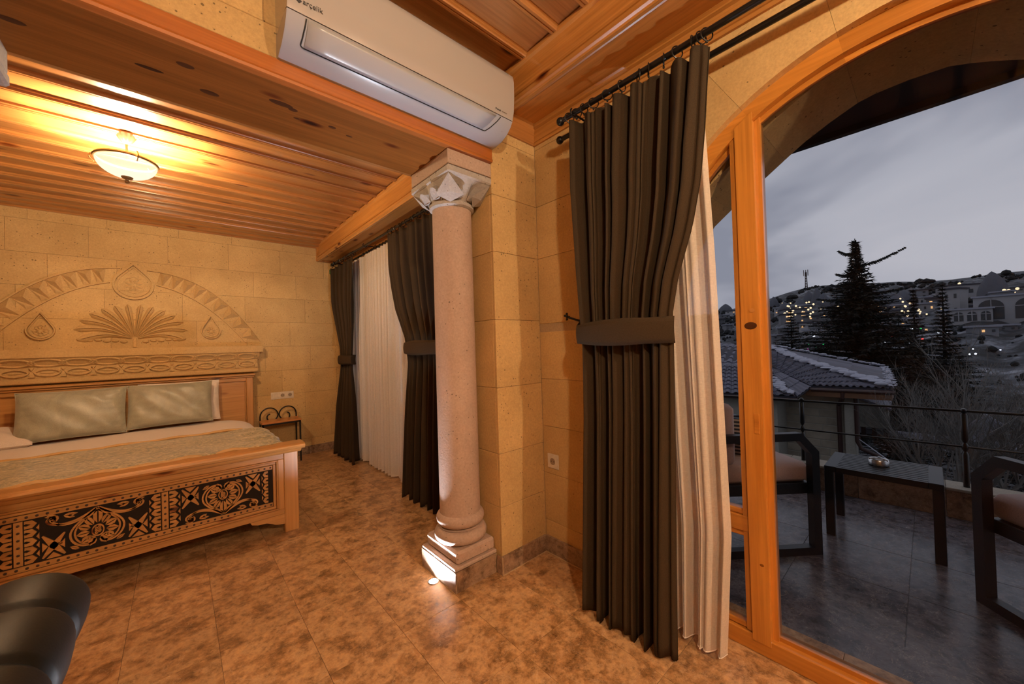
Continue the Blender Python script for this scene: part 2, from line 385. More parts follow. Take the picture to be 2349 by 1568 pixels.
# ---- window wall with the arched opening
YC, RA, ZC = .02, .905, 1.38      # arch centre, radius
XO = 2.15
wr = sroot('wall_right', 'window wall of tuff blocks with an arched opening')
def arch_pts(r, n=40, a0=0, a1=PI): return [(YC+r*math.cos(a0+(a1-a0)*i/n), ZC+r*math.sin(a0+(a1-a0)*i/n)) for i in range(n+1)]
# core: panels left and right of the opening, and the spandrel above the voussoirs
RV = 1.14
core = MB()
core.box(XW+.004, YC+RA+.24, -.05, XO, YP+.39, 2.9).box(XW+.004, -3.0, -.05, XO, YC-RA-.24, 2.9)
ap = arch_pts(RV, 32)
for i in range(32):
    (y0, z0), (y1, z1) = ap[i], ap[i+1]
    core.prism([(y0, z0), (y1, z1), (y1, 2.9), (y0, 2.9)], 0, XW+.004, XO)
core.build('masonry', MORTAR, wr, smooth=False)
def cutf(p, q, a, b):
    return False
rows = ZS
rnd = random.Random(5)
for k in range(len(rows)-1):                      # jamb blocks and wall strip between jamb and corner
    a, b = max(rows[k], 0), rows[k+1]
    if b <= ZC+.001 or a < ZC-.12:
        bb = min(b, ZC)
        for sgn in (1, -1):
            y0 = YC+sgn*RA; y1 = YC+sgn*(RA+.26+.08*(k % 2))
            MB().box(XW, min(y0, y1)+.001, a+.001, XO, max(y0, y1)-.001, bb-.001, .002).build('jamb_block', STONE, wr, smooth=False)
            if sgn == 1: MB().box(XW, y1+.001, a+.001, XW+.02, YP, b-.001 if b <= ZC else bb-.001, .002).build('stone_block', STONE, wr, smooth=False)
REV = [(0, 2.245), (.12, 2.238), (.22, 2.195), (.33, 2.137), (.587, 1.955), (.727, 1.846), (.82, 1.70), (.868, 1.52), (.885, 1.30)]
def revp(y, z):
    """the outer reveal is a little flatter than the inner arch: its edge on the same spoke"""
    a = math.atan2(z-ZC, y-YC); lo, hi = .3, 1.2
    for _ in range(30):
        r = (lo+hi)/2; yy, zz = YC+r*math.cos(a), ZC+r*math.sin(a); d = abs(yy-.03); zr = 0
        for (d0, z0), (d1, z1) in zip(REV, REV[1:]):
            if d0 <= d <= d1: zr = z0+(z1-z0)*(d-d0)/(d1-d0)
        if zz < zr: lo = r
        else: hi = r
    return (YC+r*math.cos(a), ZC+r*math.sin(a))
NV = 9
for i in range(NV):                               # voussoirs through the whole wall
    a0, a1 = PI*i/NV+.0004, PI*(i+1)/NV-.0004
    inn = arch_pts(RA, 6, a0, a1); outp = arch_pts(RV+.02, 6, a0, a1)[::-1]
    m = MB()
    for k in range(6):
        m.prism([inn[k], inn[k+1], outp[5-k], outp[6-k]], 0, XW, 1.79)
        m.prism([revp(*inn[k]), revp(*inn[k+1]), outp[5-k], outp[6-k]], 0, 1.79, XO)
    o = m.build('voussoir', STONE, wr, smooth=False)
z1_ = 2.84
# spandrel face blocks (inner face) beside and over the voussoirs
sp = MB(); ap = arch_pts(RV+.022, 32)
for i in range(32):
    (y0, z0), (y1, z1) = ap[i], ap[i+1]
    sp.prism([(y0, z0), (y1, z1), (y1, z1_), (y0, z1_)], 0, XW+.001, XW+.02)
sp.build('spandrel', STONE, wr, smooth=False)
for sgn in (1, -1):
    y0 = YC+sgn*(RV+.022); ye = YP if sgn == 1 else -2.9
    for a, b in ((ZC, 1.78), (1.78, 2.10), (2.10, 2.45), (2.45, 2.84)):
        MB().box(XW, min(y0, ye)+.001, a+.001, XW+.02, max(y0, ye), b-.001, .002).build('stone_block', STONE, wr, smooth=False)
# bedroom part of the window wall, with its own plain window behind the voile
MB().box(XW, 1.99, -.05, XO, 2.75, 2.9).box(XW, 4.7, -.05, XO, YH+.1, 2.9).box(XW, 2.75, 2.2, XO, 4.7, 2.9).box(XW, 2.75, -.05, XO, 4.7, .12).build('masonry', STONE, wr)
w2 = sroot('window_2', 'bedroom window behind the voile')
MB().box(1.80, 2.75, .12, 1.86, 2.82, 2.2).box(1.80, 4.63, .12, 1.86, 4.7, 2.2).box(1.80, 2.82, .12, 1.86, 4.63, .19).box(1.80, 2.82, 2.13, 1.86, 4.63, 2.2).box(1.80, 3.68, .19, 1.86, 3.76, 2.13).build('frame', DOOR_Z, w2)
MB().box(1.825, 2.82, .19, 1.831, 4.63, 2.13).build('pane', GLASS, w2, smooth=False)

# ---- baseboards
def baseboard(name, parts):
    r = sroot(name, 'dark marble baseboard')
    for p in parts:
        MB().box(*p, .001).build('tile', MARBLE_D, r, smooth=False)
BT = .012
baseboard('baseboard_center', [(1.305, YP-BT, 0, XW-BT, YP+.002, .098), (1.313-BT, YP-BT+.001, 0, 1.3045, 1.632, .098)])
baseboard('baseboard_right', [(XW-BT-.003, y+.0006, 0, XW+.002, y+.3, .098) for y in (.985, 1.285)])
baseboard('baseboard_back', [(XL+.3*i+.0006, YH-BT, 0, XL+.3*(i+1), YH+.002, .098) for i in range(2, 13)])
gr = MB().box(1.305, YP-BT-.004, 0, XW-BT, YP-BT+.002, .004).box(XW-BT-.008, .98, 0, XW-BT, YP-BT, .004).box(1.303, YP-BT-.0015, .0, 1.3065, YP-BT+.004, .098)
struct(gr.build('trim_1', GROUT), 'cream grout bead along the baseboard')

# ---- beam with fascia
bmr = sroot('trim_2', 'dark pine clad beam carried by the column')
MB().box(XL, YP+.0102, 2.264, 1.318, 1.9848, 2.32).build('soffit_board', BEAM_X, bmr)
KNOT = wood_mat('dark_knot', 0, (.035, .011, .003), (.10, .032, .008), False, .7, 0)
for m_k in (KNOT, BEAM_X): m_k.node_tree.nodes['Principled BSDF'].inputs['Specular IOR Level'].default_value = .15
for kx, ky, ka, kb in ((.036, 1.705, .020, .011), (-.058, 1.80, .030, .008), (.108, 1.828, .024, .012), (.33, 1.731, .034, .013), (.375, 1.745, .014, .010), (.537, 1.774, .013, .008), (-.354, 1.794, .024, .011), (.40, 1.80, .010, .005), (.62, 1.80, .012, .005)):
    km = MB().lathe([(.2, 2.2632), (.8, 2.2634), (1.0, 2.2640)], (0, 0, 0), 18)
    km.v = [(kx+ka*1.25*a, ky+kb*1.25*b, c) for a, b, c in km.v]; km.build('knot', KNOT, bmr)
m = MB(); prof = [(YP-.006, 2.264), (YP-.02, 2.266), (YP-.024, 2.275), (YP-.018, 2.285), (YP-.018, 2.338), (YP-.008, 2.345), (YP+.01, 2.345), (YP+.01, 2.264)]
m.prism(prof, 0, XL, 1.309); m.build('fascia_board', TRIM_X, bmr, ang=25)
MB().box(XL, 1.985, 2.264, 1.318, 2.005, ZB+.02).build('rear_board', PINE_X, bmr)

# ---- bedroom ceiling: boards with moulded battens
cb = MB().box(XL, 1.99, ZB+.045, XW, YH+.1, ZB+.25).build('ceiling', PINE_X); struct(cb, 'bedroom ceiling of varnished pine boards and battens')
by = [2.005]+[2.213+.2025*k for k in range(14)]
for k in range(len(by)-1):
    MB().box(XL, by[k]+.001, ZB+.018, 1.342, by[k+1]-.001, ZB+.046, .003).build('board', PINE_X, cb, smooth=False)
def batten(root, y, z, x0, x1, w=.05, h=.02, mt=PINE_X):
    p = [(-w/2, h), (-w/2, h*.45), (-w*.36, h*.25), (-w*.30, 0), (-w*.07, 0), (-w*.04, h*.22), (w*.04, h*.22), (w*.07, 0), (w*.30, 0), (w*.36, h*.25), (w/2, h*.45), (w/2, h)]
    return MB().prism([(y+a, z+b) for a, b in p], 0, x0, x1).build('batten', mt, root, ang=20)
for y in by[1:]:
    if y < 4.85: batten(cb, y, ZB-.004, XL, 1.345, .042, .022)
m = MB()
m.prism([(4.86, ZB+.018), (4.86, ZB), (4.88, ZB-.006), (4.93, ZB-.006), (4.95, ZB-.016), (5.02, ZB-.016), (5.04, ZB-.03), (YH-.03, ZB-.034), (YH-.02, ZB-.046), (YH, ZB-.046), (YH, ZB+.018)], 0, XL, 1.36)
m.build('cornice', PINE_X, cb, ang=20)

def box_beam(root, x0, zt, zb, y0, y1, wall):
    """box beam along the window wall: vertical face, moulded lower edge, soffit, crown"""
    MB().box(x0, y0, zb+.02, x0+.02, y1, zt+.03).build('face_board', PINE_Y, root)
    MB().box(x0+.02, y0, zb+.012, wall, y1, zb+.03).build('soffit_board', PINE_Y, root)
    p = [(x0-.004, zb+.062), (x0-.014, zb+.056), (x0-.014, zb+.044), (x0-.006, zb+.040), (x0-.018, zb+.032), (x0-.018, zb+.010), (x0-.008, zb+.004), (x0-.006, zb-.006), (x0+.010, zb-.006), (x0+.014, zb+.004), (x0+.024, zb-.002), (x0+.034, zb+.002), (x0+.038, zb+.014), (x0+.004, zb+.062)]
    MB().prism(p, 1, y0, y1).build('edge_moulding', PINE_Y, root, ang=20)
    q = [(x0-.012, zt+.01), (x0-.012, zt-.012), (x0, zt-.022), (x0, zt+.01)]
    MB().prism(q, 1, y0, y1).build('top_moulding', PINE_Y, root, ang=20)
b1 = sroot('trim_3', 'pine box beam above the bedroom curtains')
box_beam(b1, 1.341, ZB, 2.398, 1.995, YH, XW)
def crown(root, zb, drop, w, path_y0, path_y1, wall):
    p = [(wall-w, zb+.014), (wall-w, zb-.004), (wall-w+.010, zb-.010), (wall-w+.010, zb-.016), (wall-w+.024, zb-.022), (wall-w+.028, zb-.032), (wall-.022, zb-drop+.016), (wall-.016, zb-drop+.014), (wall-.012, zb-drop), (wall, zb-drop), (wall, zb+.014)]
    return MB().prism(p, 1, path_y0, path_y1).build('crown_moulding', PINE_Y, root, ang=20)
crown(b1, 2.41, .045, .06, 1.995, YH, XW)
MB().box(1.33, YH-.035, 2.398, XW, YH, 2.42).box(1.325, YH-.035, 2.398, 1.345, YH, ZB).build('end_board', PINE_Y, b1)

# ---- sitting-room ceiling
cn = MB().box(XL-.1, YB, ZN+.05, XW+.1, YP+.1, ZN+.25).build('ceiling', PINE_X); struct(cn, 'sitting room ceiling of wide pine boards and battens')
ys = [YP, 1.371, 1.159, .972, .78, .59, .40, .20, 0, -.2, -.4, -.6, -.8, -1.0]
for k in range(len(ys)-1):
    MB().box(XL, ys[k+1]+.001, ZN+.02, 1.385, ys[k]-.001, ZN+.052, .003).build('board', PINE_X, cn, smooth=False)
MB().box(XL, YB, ZN+.02, 1.385, -1.0, ZN+.052).build('board', PINE_X, cn, smooth=False)
for y in ys[1:]: batten(cn, y, ZN-.006, XL, 1.387, .05, .026)
b2 = sroot('trim_4', 'pine box beam above the sitting room curtains')
box_beam(b2, 1.383, ZN, 2.548, YB, YP, XW)
crown(b2, 2.56, .085, .075, YB, YP, XW)
p = [(YP-.075, 2.574), (YP-.075, 2.558), (YP-.063, 2.552), (YP-.059, 2.542), (YP-.016, 2.487), (YP-.012, 2.475), (YP, 2.475), (YP, 2.574)]
MB().prism(p, 0, 1.36, XW-.02).build('crown_return', PINE_X, b2, ang=20)

# ================================================================ COLUMN
CX, CY = 1.178, 1.795
col = thing('column', 'pinkish stone column with grey facetted capital holding up the beam', 'column', (CX, CY, 0))
bx0, bx1, by0, by1 = 1.034, 1.311, 1.636, 1.988
MB().box(bx0+.008, by0+.008, 0, bx1, by1, .10).build('pedestal', MORTAR, col)
MB().box(bx0+.010, by0, 0, bx1-.01, by0+.010, .103, .001).build('tile', MARBLE_D, col, smooth=False)
MB().box(bx0, by0, 0, bx0+.0095, by1, .103, .001).build('tile', MARBLE_D, col, smooth=False)
MB().box(bx0+.002, by0+.002, .103, bx1, by1-.002, .124, .006).box(bx0+.024, by0+.016, .122, bx1-.002, by1-.016, .19, .012).build('plinth', COLUMN, col, smooth=False)
def torus_prof(r, z0, z1, n=10): 
    h = (z1-z0)/2; return [(r-h+h*math.cos(-PI/2+PI*i/n), (z0+z1)/2+h*math.sin(-PI/2+PI*i/n)) for i in range(n+1)]
ctr = (CX, CY, 0)
MB().lathe([(.05, .188)]+torus_prof(.146, .19, .262)+[(.12, .266)]+torus_prof(.134, .272, .345)+[(.10, .345)], ctr, 48).build('base_moulding', COLUMN, col, ang=30)
MB().lathe([(.114, .34), (.113, .36), (.1125, .9), (.111, 1.5), (.1095, 2.06), (.1095, 2.08)], ctr, 48).build('shaft', COLUMN, col)
MB().box(bx0, by0-.038, 2.19, bx1+.004, by1+.004, 2.266, .003).build('abacus', COLUMN, col, smooth=False)
MB().box(bx0-.004, by0-.042, 2.145, bx1+.006, by1+.008, 2.187, .008).build('abacus_moulding', CAPITAL, col, smooth=False)
# bell of the capital: square above, round below, with pointed facets
m = MB(); n = 48; rings = []
hx, hy = (bx1-bx0)/2-.004, (by1-by0+.038)/2-.004; mx, my = (bx0+bx1)/2, (by0-.038+by1)/2
def bell(u, v):
    a = u*2*PI; c, s_ = math.cos(a), math.sin(a)
    k = 1/max(abs(c), abs(s_)); sx, sy = mx+hx*c*k, my+hy*s_*k
    cx_, cy_ = CX+.112*c, CY+.112*s_
    t = v**1.5
    f = .5+.5*math.cos(a*8)                                   # facets: alternately proud and sunk
    w = math.sin(v*PI)*.018*(f-.5)*2
    return Vector((cx_*(1-t)+sx*t+w*c, cy_*(1-t)+sy*t+w*s_, 2.035+.112*v))
m.grid(bell, 64, 7, cu=True); m.lathe([(.113, 2.02), (.125, 2.028), (.125, 2.045), (.112, 2.05)], ctr, 48)
m.build('capital', CAPITAL, col, ang=12)
m = MB()
for cxs, cys in ((bx0, by0-.04), (bx1, by0-.04), (bx0, by1)):   # raised triangular leaves on the corners and faces
    d = Vector((cxs-CX, cys-CY, 0)).normalized(); sd = Vector((-d.y, d.x, 0))
    top = Vector((cxs, cys, 2.143))*1.0; top = Vector((cxs-d.x*.006, cys-d.y*.006, 2.142))
    b0 = Vector((CX, CY, 0))+d*.150+sd*.075; b1_ = Vector((CX, CY, 0))+d*.150-sd*.075; b0.z = b1_.z = 2.066; mid = Vector((CX, CY, 0))+d*.178; mid.z = 2.07
    lo = Vector((CX, CY, 0))+d*.125; lo.z = 2.035
    m.add([top, b0, mid, b1_, lo], [(0, 1, 2), (0, 2, 3), (1, 4, 2), (2, 4, 3), (0, 3, 4, 1)])
for (fx, fy) in ((bx0+.004, CY), (CX, by0-.036)):
    d = (Vector((fx-CX, fy-CY, 0))).normalized(); sd = Vector((-d.y, d.x, 0)); dist = (Vector((fx, fy, 0))-Vector((CX, CY, 0))).length
    for s_ in (-.055, .055):
        pts = []
        for i in range(9):
            an = PI*i/8; pts.append(Vector((CX, CY, 2.058+.045*math.sin(an)))+d*(.124+.04*math.sin(an))+sd*(s_+.04*math.cos(an)))
        cpt = Vector((CX, CY, 2.055))+d*.115+sd*s_
        m.add(pts+[cpt], [(i, i+1, 9) for i in range(8)]+[(8, 0, 9)])
m.build('capital_leaf', CAPITAL, col, smooth=False)
# the opposite column, of which only the capital's corner shows
co2 = thing('column', 'grey stone capital of the other column at the far left end of the beam', 'column', (-.57, 1.79, 0))
MB().box(-.72, 1.6, 2.19, -.40, 1.99, 2.266, .003).box(-.722, 1.596, 2.145, -.396, 1.994, 2.187, .008).build('abacus', CAPITAL, co2, smooth=False)
MB().lathe([(.11, 2.02), (.125, 2.04), (.15, 2.10), (.155, 2.147)], (-.56, 1.79, 0), 8).build('capital', CAPITAL, co2, smooth=False)
MB().lathe([(.15, .0), (.15, .10), (.12, .11), (.1125, .36), (.1095, 2.06)], (-.56, 1.79, 0), 40).build('shaft', COLUMN, co2)

# ================================================================ AIR CONDITIONER
ac = thing('air_conditioner', 'white wall-mounted split air conditioner above the wooden beam', 'air conditioner', (.8, YP, 2.35))
AX0, AX1 = .292, 1.315
prof = [(1.596, 2.335), (1.56, 2.336), (1.50, 2.345), (1.455, 2.365), (1.425, 2.39), (1.41, 2.413), (1.396, 2.46), (1.390, 2.53), (1.389, 2.61), (1.394, 2.638), (1.41, 2.658), (1.44, 2.668), (1.596, 2.67)]
def prof_mesh(pr, x0, x1, inset=0.0):
    m = MB(); k = len(pr)
    xs = [(x0, .0), (x0+.006, 1), (x1-.006, 1), (x1, .0)]
    cyc = (1.52, 2.5)
    vs = []
    for x, f in xs:
        for y, z in pr:
            s_ = 1.0 if f else .985
            vs.append((x, cyc[0]+(y-cyc[0])*s_ if y < 1.59 else y, cyc[1]+(z-cyc[1])*s_))
    fs = [(i*k+j, i*k+(j+1) % k, (i+1)*k+(j+1) % k, (i+1)*k+j) for i in range(3) for j in range(k)]
    fs += [tuple(range(k)), tuple(3*k+j for j in range(k))[::-1]]
    return m.add(vs, fs)
lowp = prof[:6]+[(1.44, 2.425), (1.596, 2.425)]; upp = [(1.596, 2.4265), (1.44, 2.4265), (1.4085, 2.416)]+prof[6:]
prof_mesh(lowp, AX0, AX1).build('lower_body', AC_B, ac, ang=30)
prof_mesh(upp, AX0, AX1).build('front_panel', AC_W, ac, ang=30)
MB().box(AX0+.004, 1.42, 2.41, AX1-.004, 1.59, 2.428).build('gap', DARK, ac)
# air flap: outline groove on the lower curve
def onprof(t):   # 0 at the seam, 1 at the wall
    pr = prof[:6][::-1]; L_ = [0]
    for i in range(5): L_.append(L_[-1]+math.dist(pr[i], pr[i+1]))
    d = t*L_[-1]; i = max(j for j in range(6) if L_[j] <= d+1e-9); i = min(i, 4); f = (d-L_[i])/(L_[i+1]-L_[i])
    return (pr[i][0]+(pr[i+1][0]-pr[i][0])*f, pr[i][1]+(pr[i+1][1]-pr[i][1])*f)
fpts = []
xa, xb = .352, 1.235
def fp(x, t): y, z = onprof(t); return Vector((x, y-.0005, z-.0005))
for i in range(8): fpts.append(fp(xa-.006*i/7, .02+.40*i/7))
for i in range(1, 5): fpts.append(fp(xa-.006+.012*(1-math.cos(PI/2*i/4)), .42+.04*math.sin(PI/2*i/4)))
for i in range(1, 12): fpts.append(fp(xa+(xb-xa-.06)*i/11, .46))
for i in range(1, 5): fpts.append(fp(xb-.06+.014*math.sin(PI/2*i/4), .46-.03*(1-math.cos(PI/2*i/4))))
for i in range(1, 8): fpts.append(fp(xb-.046+.046*i/7, .43-.41*i/7))
MB().tube(fpts, .0026, 5).build('air_flap_gap', DARK, ac)
def flap(u, v):
    y, z = onprof(.025+.42*v); return Vector((xa+.006+(xb-xa-.035-.045*v)*u, y-.0022, z-.0022))
MB().grid(flap, 12, 8).build('air_flap', AC_B, ac, solid=.0015)
def text(name, body, size, o, xd, yd, m, parent, ext=.0004):
    c = bpy.data.curves.new(name, 'FONT'); c.body = body; c.size = size; c.extrude = ext; c.materials.append(m)
    ob = bpy.data.objects.new(name, c); S.collection.objects.link(ob)
    xd = Vector(xd).normalized(); yd = Vector(yd).normalized(); zd = xd.cross(yd)
    mt_ = Matrix((xd, yd, zd)).transposed().to_4x4(); mt_.translation = Vector(o); ob.matrix_world = mt_
    bpy.context.view_layer.update(); me = bpy.data.meshes.new_from_object(ob); bpy.data.objects.remove(ob)
    if not me.materials: me.materials.append(m)
    ob = bpy.data.objects.new(name, me); S.collection.objects.link(ob); ob.matrix_world = mt_
    ob.parent = parent; ob.matrix_parent_inverse = Matrix.Translation(-parent.location); ob['kind'] = 'stuff'; return ob
text('brand_lettering', 'arçelik', .024, (.338, 1.3975, 2.444), (1, 0, 0), (0, -.1, 1), INK, ac)
MB().prism([(.318, 2.447), (.327, 2.441), (.335, 2.449), (.327, 2.457)], 1, 1.397, 1.4005).build('brand_mark', INK, ac)
text('model_lettering', 'Dialogik', .011, (1.195, 1.4015, 2.431), (1, 0, 0), (0, -.1, 1), INK, ac)
text('model_lettering', 'inverter', .010, (1.238, 1.4015, 2.431), (1, 0, 0), (0, -.1, 1), STEEL, ac)
y_, z_ = onprof(.3); text('display_mark', 'F-', .008, (1.275, y_-.001, z_), (1, 0, 0), (0, -.45, .9), INK, ac)

# ================================================================ CEILING LAMPS
def ceiling_lamp(x, y, z, label):
    L0 = thing('ceiling_lamp', label, 'lamp', (x, y, z))
    m = MB(); n = 40; pr = [(.045, 0), (.042, -.008), (.036, -.022), (.026, -.040), (.014, -.052), (.006, -.056)]
    vs = []
    for r, h in pr:
        for j in range(n):
            a = 2*PI*j/n; rr = r*(1+.10*math.cos(a*12)*(1 if 0 < -h < .05 else 0)); vs.append((x+rr*math.cos(a), y+rr*math.sin(a), z+h))
    m.add(vs, [(i*n+j, i*n+(j+1) % n, (i+1)*n+(j+1) % n, (i+1)*n+j) for i in range(len(pr)-1) for j in range(n)]+[tuple(range(n))])
    m.build('canopy', BRASS, L0); MB().tube([(x, y, z-.05), (x, y, z-.15)], .006, 8).build('stem', BRASS, L0)
    zr = z-.165
    MB().lathe([(.132, zr-.006), (.142, zr-.004), (.146, zr+.004), (.141, zr+.012), (.136, zr+.014), (.132, zr+.008), (.130, zr)], (x, y, 0), 48, cap=False).build('rim', BRASS, L0)
    MB().grid(lambda u, v: Vector((x+.137*math.cos(u*2*PI)*math.cos(v*PI/2*.995), y+.137*math.sin(u*2*PI)*math.cos(v*PI/2*.995), zr-.095*math.sin(v*PI/2))), 40, 12, cu=True).build('glass_bowl', BOWL, L0)
    for k in range(3):
        a = 2*PI*k/3+.9; c, s_ = math.cos(a), math.sin(a)
        pts = [(x+(.14+.02*math.sin(t*PI))*c - .0*s_, y+(.14+.02*math.sin(t*PI))*s_, zr-.028+.06*t) for t in [i/8 for i in range(9)]]
        MB().tube(pts, .0035, 6).build('clip', BRASS, L0)
    MB().lathe([(.004, zr-.090), (.028, zr-.092), (.024, zr-.100), (.010, zr-.106), (.007, zr-.112), (.012, zr-.118), (.011, zr-.126), (.003, zr-.132)], (x, y, 0), 24).build('finial', BRASS, L0)
    return L0
ceiling_lamp(-.212, 3.238, ZB+.005, 'glowing glass bowl lamp with ribbed brass canopy on the bedroom ceiling')

# ================================================================ HEADBOARD WALL RELIEF
rl = thing('stone_relief', 'carved arch with teardrops and leaf fan on the stone wall above the headboard', 'relief', (-.305, YH, 1.35))
RX = -.305; yf = YH-.001
def arc(cx, a, zc, b, t0, t1, n): return [(cx+a*math.cos(t0+(t1-t0)*i/n), zc+b*math.sin(t0+(t1-t0)*i/n)) for i in range(n+1)]
ao = []; ai = []
NA = 44
for i in range(NA+1):                 # pointed low arch, outer and inner edges
    u = -1+2*i/NA; s_ = abs(u)
    ao.append((RX+u*1.02, 2.11-.714*s_**2.5)); ai.append((RX+u*.88, 1.985-.602*s_**2.1))
for ar, gap in ((ao, .085), (ai, .135)):
    for part in ([p for p in ar if p[0] < RX-gap], [p for p in ar if p[0] > RX+gap]):
        MB().ribbon(part, .010, 1, yf, yf-.02).build('arch_rib', STONE_C, rl, smooth=False)
for i in range(0, NA, 2):              # triangular leaf facets between them
    p0, p1, q0, q1 = ao[i], ao[i+2], ai[i], ai[i+2]; pm, qm = ao[i+1], ai[i+1]
    if abs(pm[0]-RX) < .155: continue
    a = Vector((p0[0], yf, p0[1])); b = Vector((p1[0], yf, p1[1])); c = Vector((qm[0], yf, qm[1])); d = Vector((q0[0], yf, q0[1])); e_ = Vector((q1[0], yf, q1[1]))
    g = (a+b+c)/3; g.y = yf-.040; h1 = (a+c+d)/3; h1.y = yf+.001
    h2 = (a+c)/2; h2.y = yf-.018; h3 = (b+c)/2; h3.y = yf-.018
    MB().add([a, b, c, g], [(0, 1, 3), (1, 2, 3), (2, 0, 3)]).add([d+(a-d)*.12, a+(c-a)*.06, c+(a-c)*.06, c+(d-c)*.1, (a+c+d)/3-Vector((0, .012, 0))], [(0, 1, 4), (1, 2, 4), (2, 3, 4), (3, 0, 4)]).build('leaf_facet', STONE_C, rl, smooth=False)
def teardrop(cx, zc, r, top, name='teardrop'):
    t0 = math.acos(min(1, r/(top-zc))); pts = []
    a0 = PI/2-t0; 
    for i in range(29):
        an = a0-(2*PI-2*t0)*i/28; pts.append((cx+r*math.cos(an), zc+r*math.sin(an)))
    pts = [(cx, top)]+pts
    o = MB().ribbon(pts, r*.12, 1, yf, yf-.026, closed=True).ribbon([(cx+(x-cx)*.84, zc+(z-zc)*.84) for x, z in pts], r*.05, 1, yf, yf-.009, closed=True).build(name, STONE_C, rl, smooth=False)
    m = MB()
    for k in range(8):
        a = 2*PI*k/8+PI/8; c, s_ = math.cos(a), math.sin(a); rr = r*.48
        ctr_ = Vector((cx+rr*.62*c, yf-.012, zc+rr*.62*s_)); ring = []
        for q in range(10):
            b = 2*PI*q/10; x, z = rr*.42*math.cos(b), rr*.24*math.sin(b); ring.append(Vector((cx+rr*.62*c+x*c-z*s_, yf, zc+rr*.62*s_+x*s_+z*c)))
        m.add(ring+[ctr_], [(q, (q+1) % 10, 10) for q in range(10)])
    m.ribbon([(cx+r*.56*math.cos(2*PI*q/24)*(1+.08*math.cos(8*2*PI*q/24)), zc+r*.56*math.sin(2*PI*q/24)*(1+.08*math.cos(8*2*PI*q/24))) for q in range(24)], r*.06, 1, yf, yf-.008, closed=True)
    m.build('rosette', STONE_C, o, smooth=False)
teardrop(RX, 1.955, .135, 2.155); teardrop(RX-.575, 1.51, .078, 1.665); teardrop(RX+.577, 1.51, .078, 1.67)
def ridge_leaf(pts, ws, h):
    """a carved leaf: edges on the wall, midrib proud of it"""
    m = MB(); k = len(pts); vs = []
    for i in range(k):
        p = pts[max(0, i-1)]; q = pts[min(k-1, i+1)]; dx, dy = q[0]-p[0], q[1]-p[1]; l = math.hypot(dx, dy) or 1; nx, ny = -dy/l*ws[i]/2, dx/l*ws[i]/2
        for f, d in ((1, 0), (.62, .75*h), (.12, h), (0, .45*h), (-.12, h), (-.62, .75*h), (-1, 0)): vs.append((pts[i][0]+nx*f, yf-d*min(1, ws[i]/.03), pts[i][1]+ny*f))
    return m.add(vs, [(i*7+j, i*7+j+1, (i+1)*7+j+1, (i+1)*7+j) for i in range(k-1) for j in range(6)])
lf = [(-3, .37, .070), (12, .40, .062), (25, .395, .062), (38, .375, .060), (52, .355, .056), (67, .34, .052), (82, .335, .046)]
for sgn in (-1, 1):                      # leaf fan
    for k, (an, ln, wd) in enumerate(lf):
        a = math.radians(an); pts = []; ws = []
        for i in range(11):
            t = i/10; l = ln*(.06+.94*t); bend = .045*math.sin(t*PI)*math.cos(a)
            pts.append((RX+sgn*l*math.cos(a), 1.435+l*math.sin(a)+bend)); ws.append(max(.004, wd*(.16+1.0*t**.8)*(1 if t < .8 else math.sqrt(max(0, 1-((t-.8)/.2)**2)))))
        ridge_leaf(pts, ws, .024).build('fan_leaf', STONE_C, rl, ang=50)
    for k in range(6):
        m = MB().ball((RX+sgn*(.075+.055*k), yf-.002, 1.405+.004*k+.006*(k % 2)), .026, 12, (1, .6, .55)); m.build('fan_scallop', STONE_C, rl)
MB().box(RX-.013, yf-.018, 1.35, RX+.013, yf, 1.44, .004).build('fan_stem', STONE_C, rl)

# carved cornice under the relief
cs = thing('stone_cornice', 'projecting carved stone shelf with lens pattern friezes above the headboard', 'cornice', (RX, YH, 1.04))
c0, c1 = -1.335, .722
p = [(YH, 1.268), (YH-.115, 1.268), (YH-.12, 1.273), (YH-.12, 1.338), (YH-.115, 1.343), (YH, 1.343)]
MB().prism(p, 0, c0, c1).build('shelf', STONE_C, cs, ang=20)
MB().prism([(YH, 1.192), (YH-.055, 1.192), (YH-.105, 1.262), (YH-.105, 1.268), (YH, 1.268)], 0, c0+.03, c1-.03).build('upper_frieze', STONE_C, cs, ang=20)
MB().prism([(YH, 1.05), (YH-.075, 1.05), (YH-.082, 1.058), (YH-.082, 1.085), (YH-.07, 1.094), (YH-.055, 1.098), (YH-.055, 1.192), (YH, 1.192)], 0, c0+.045, c1-.045).build('lower_frieze', STONE_C, cs, ang=20)
nl = 11; wl_ = (c1-c0-.12)/nl
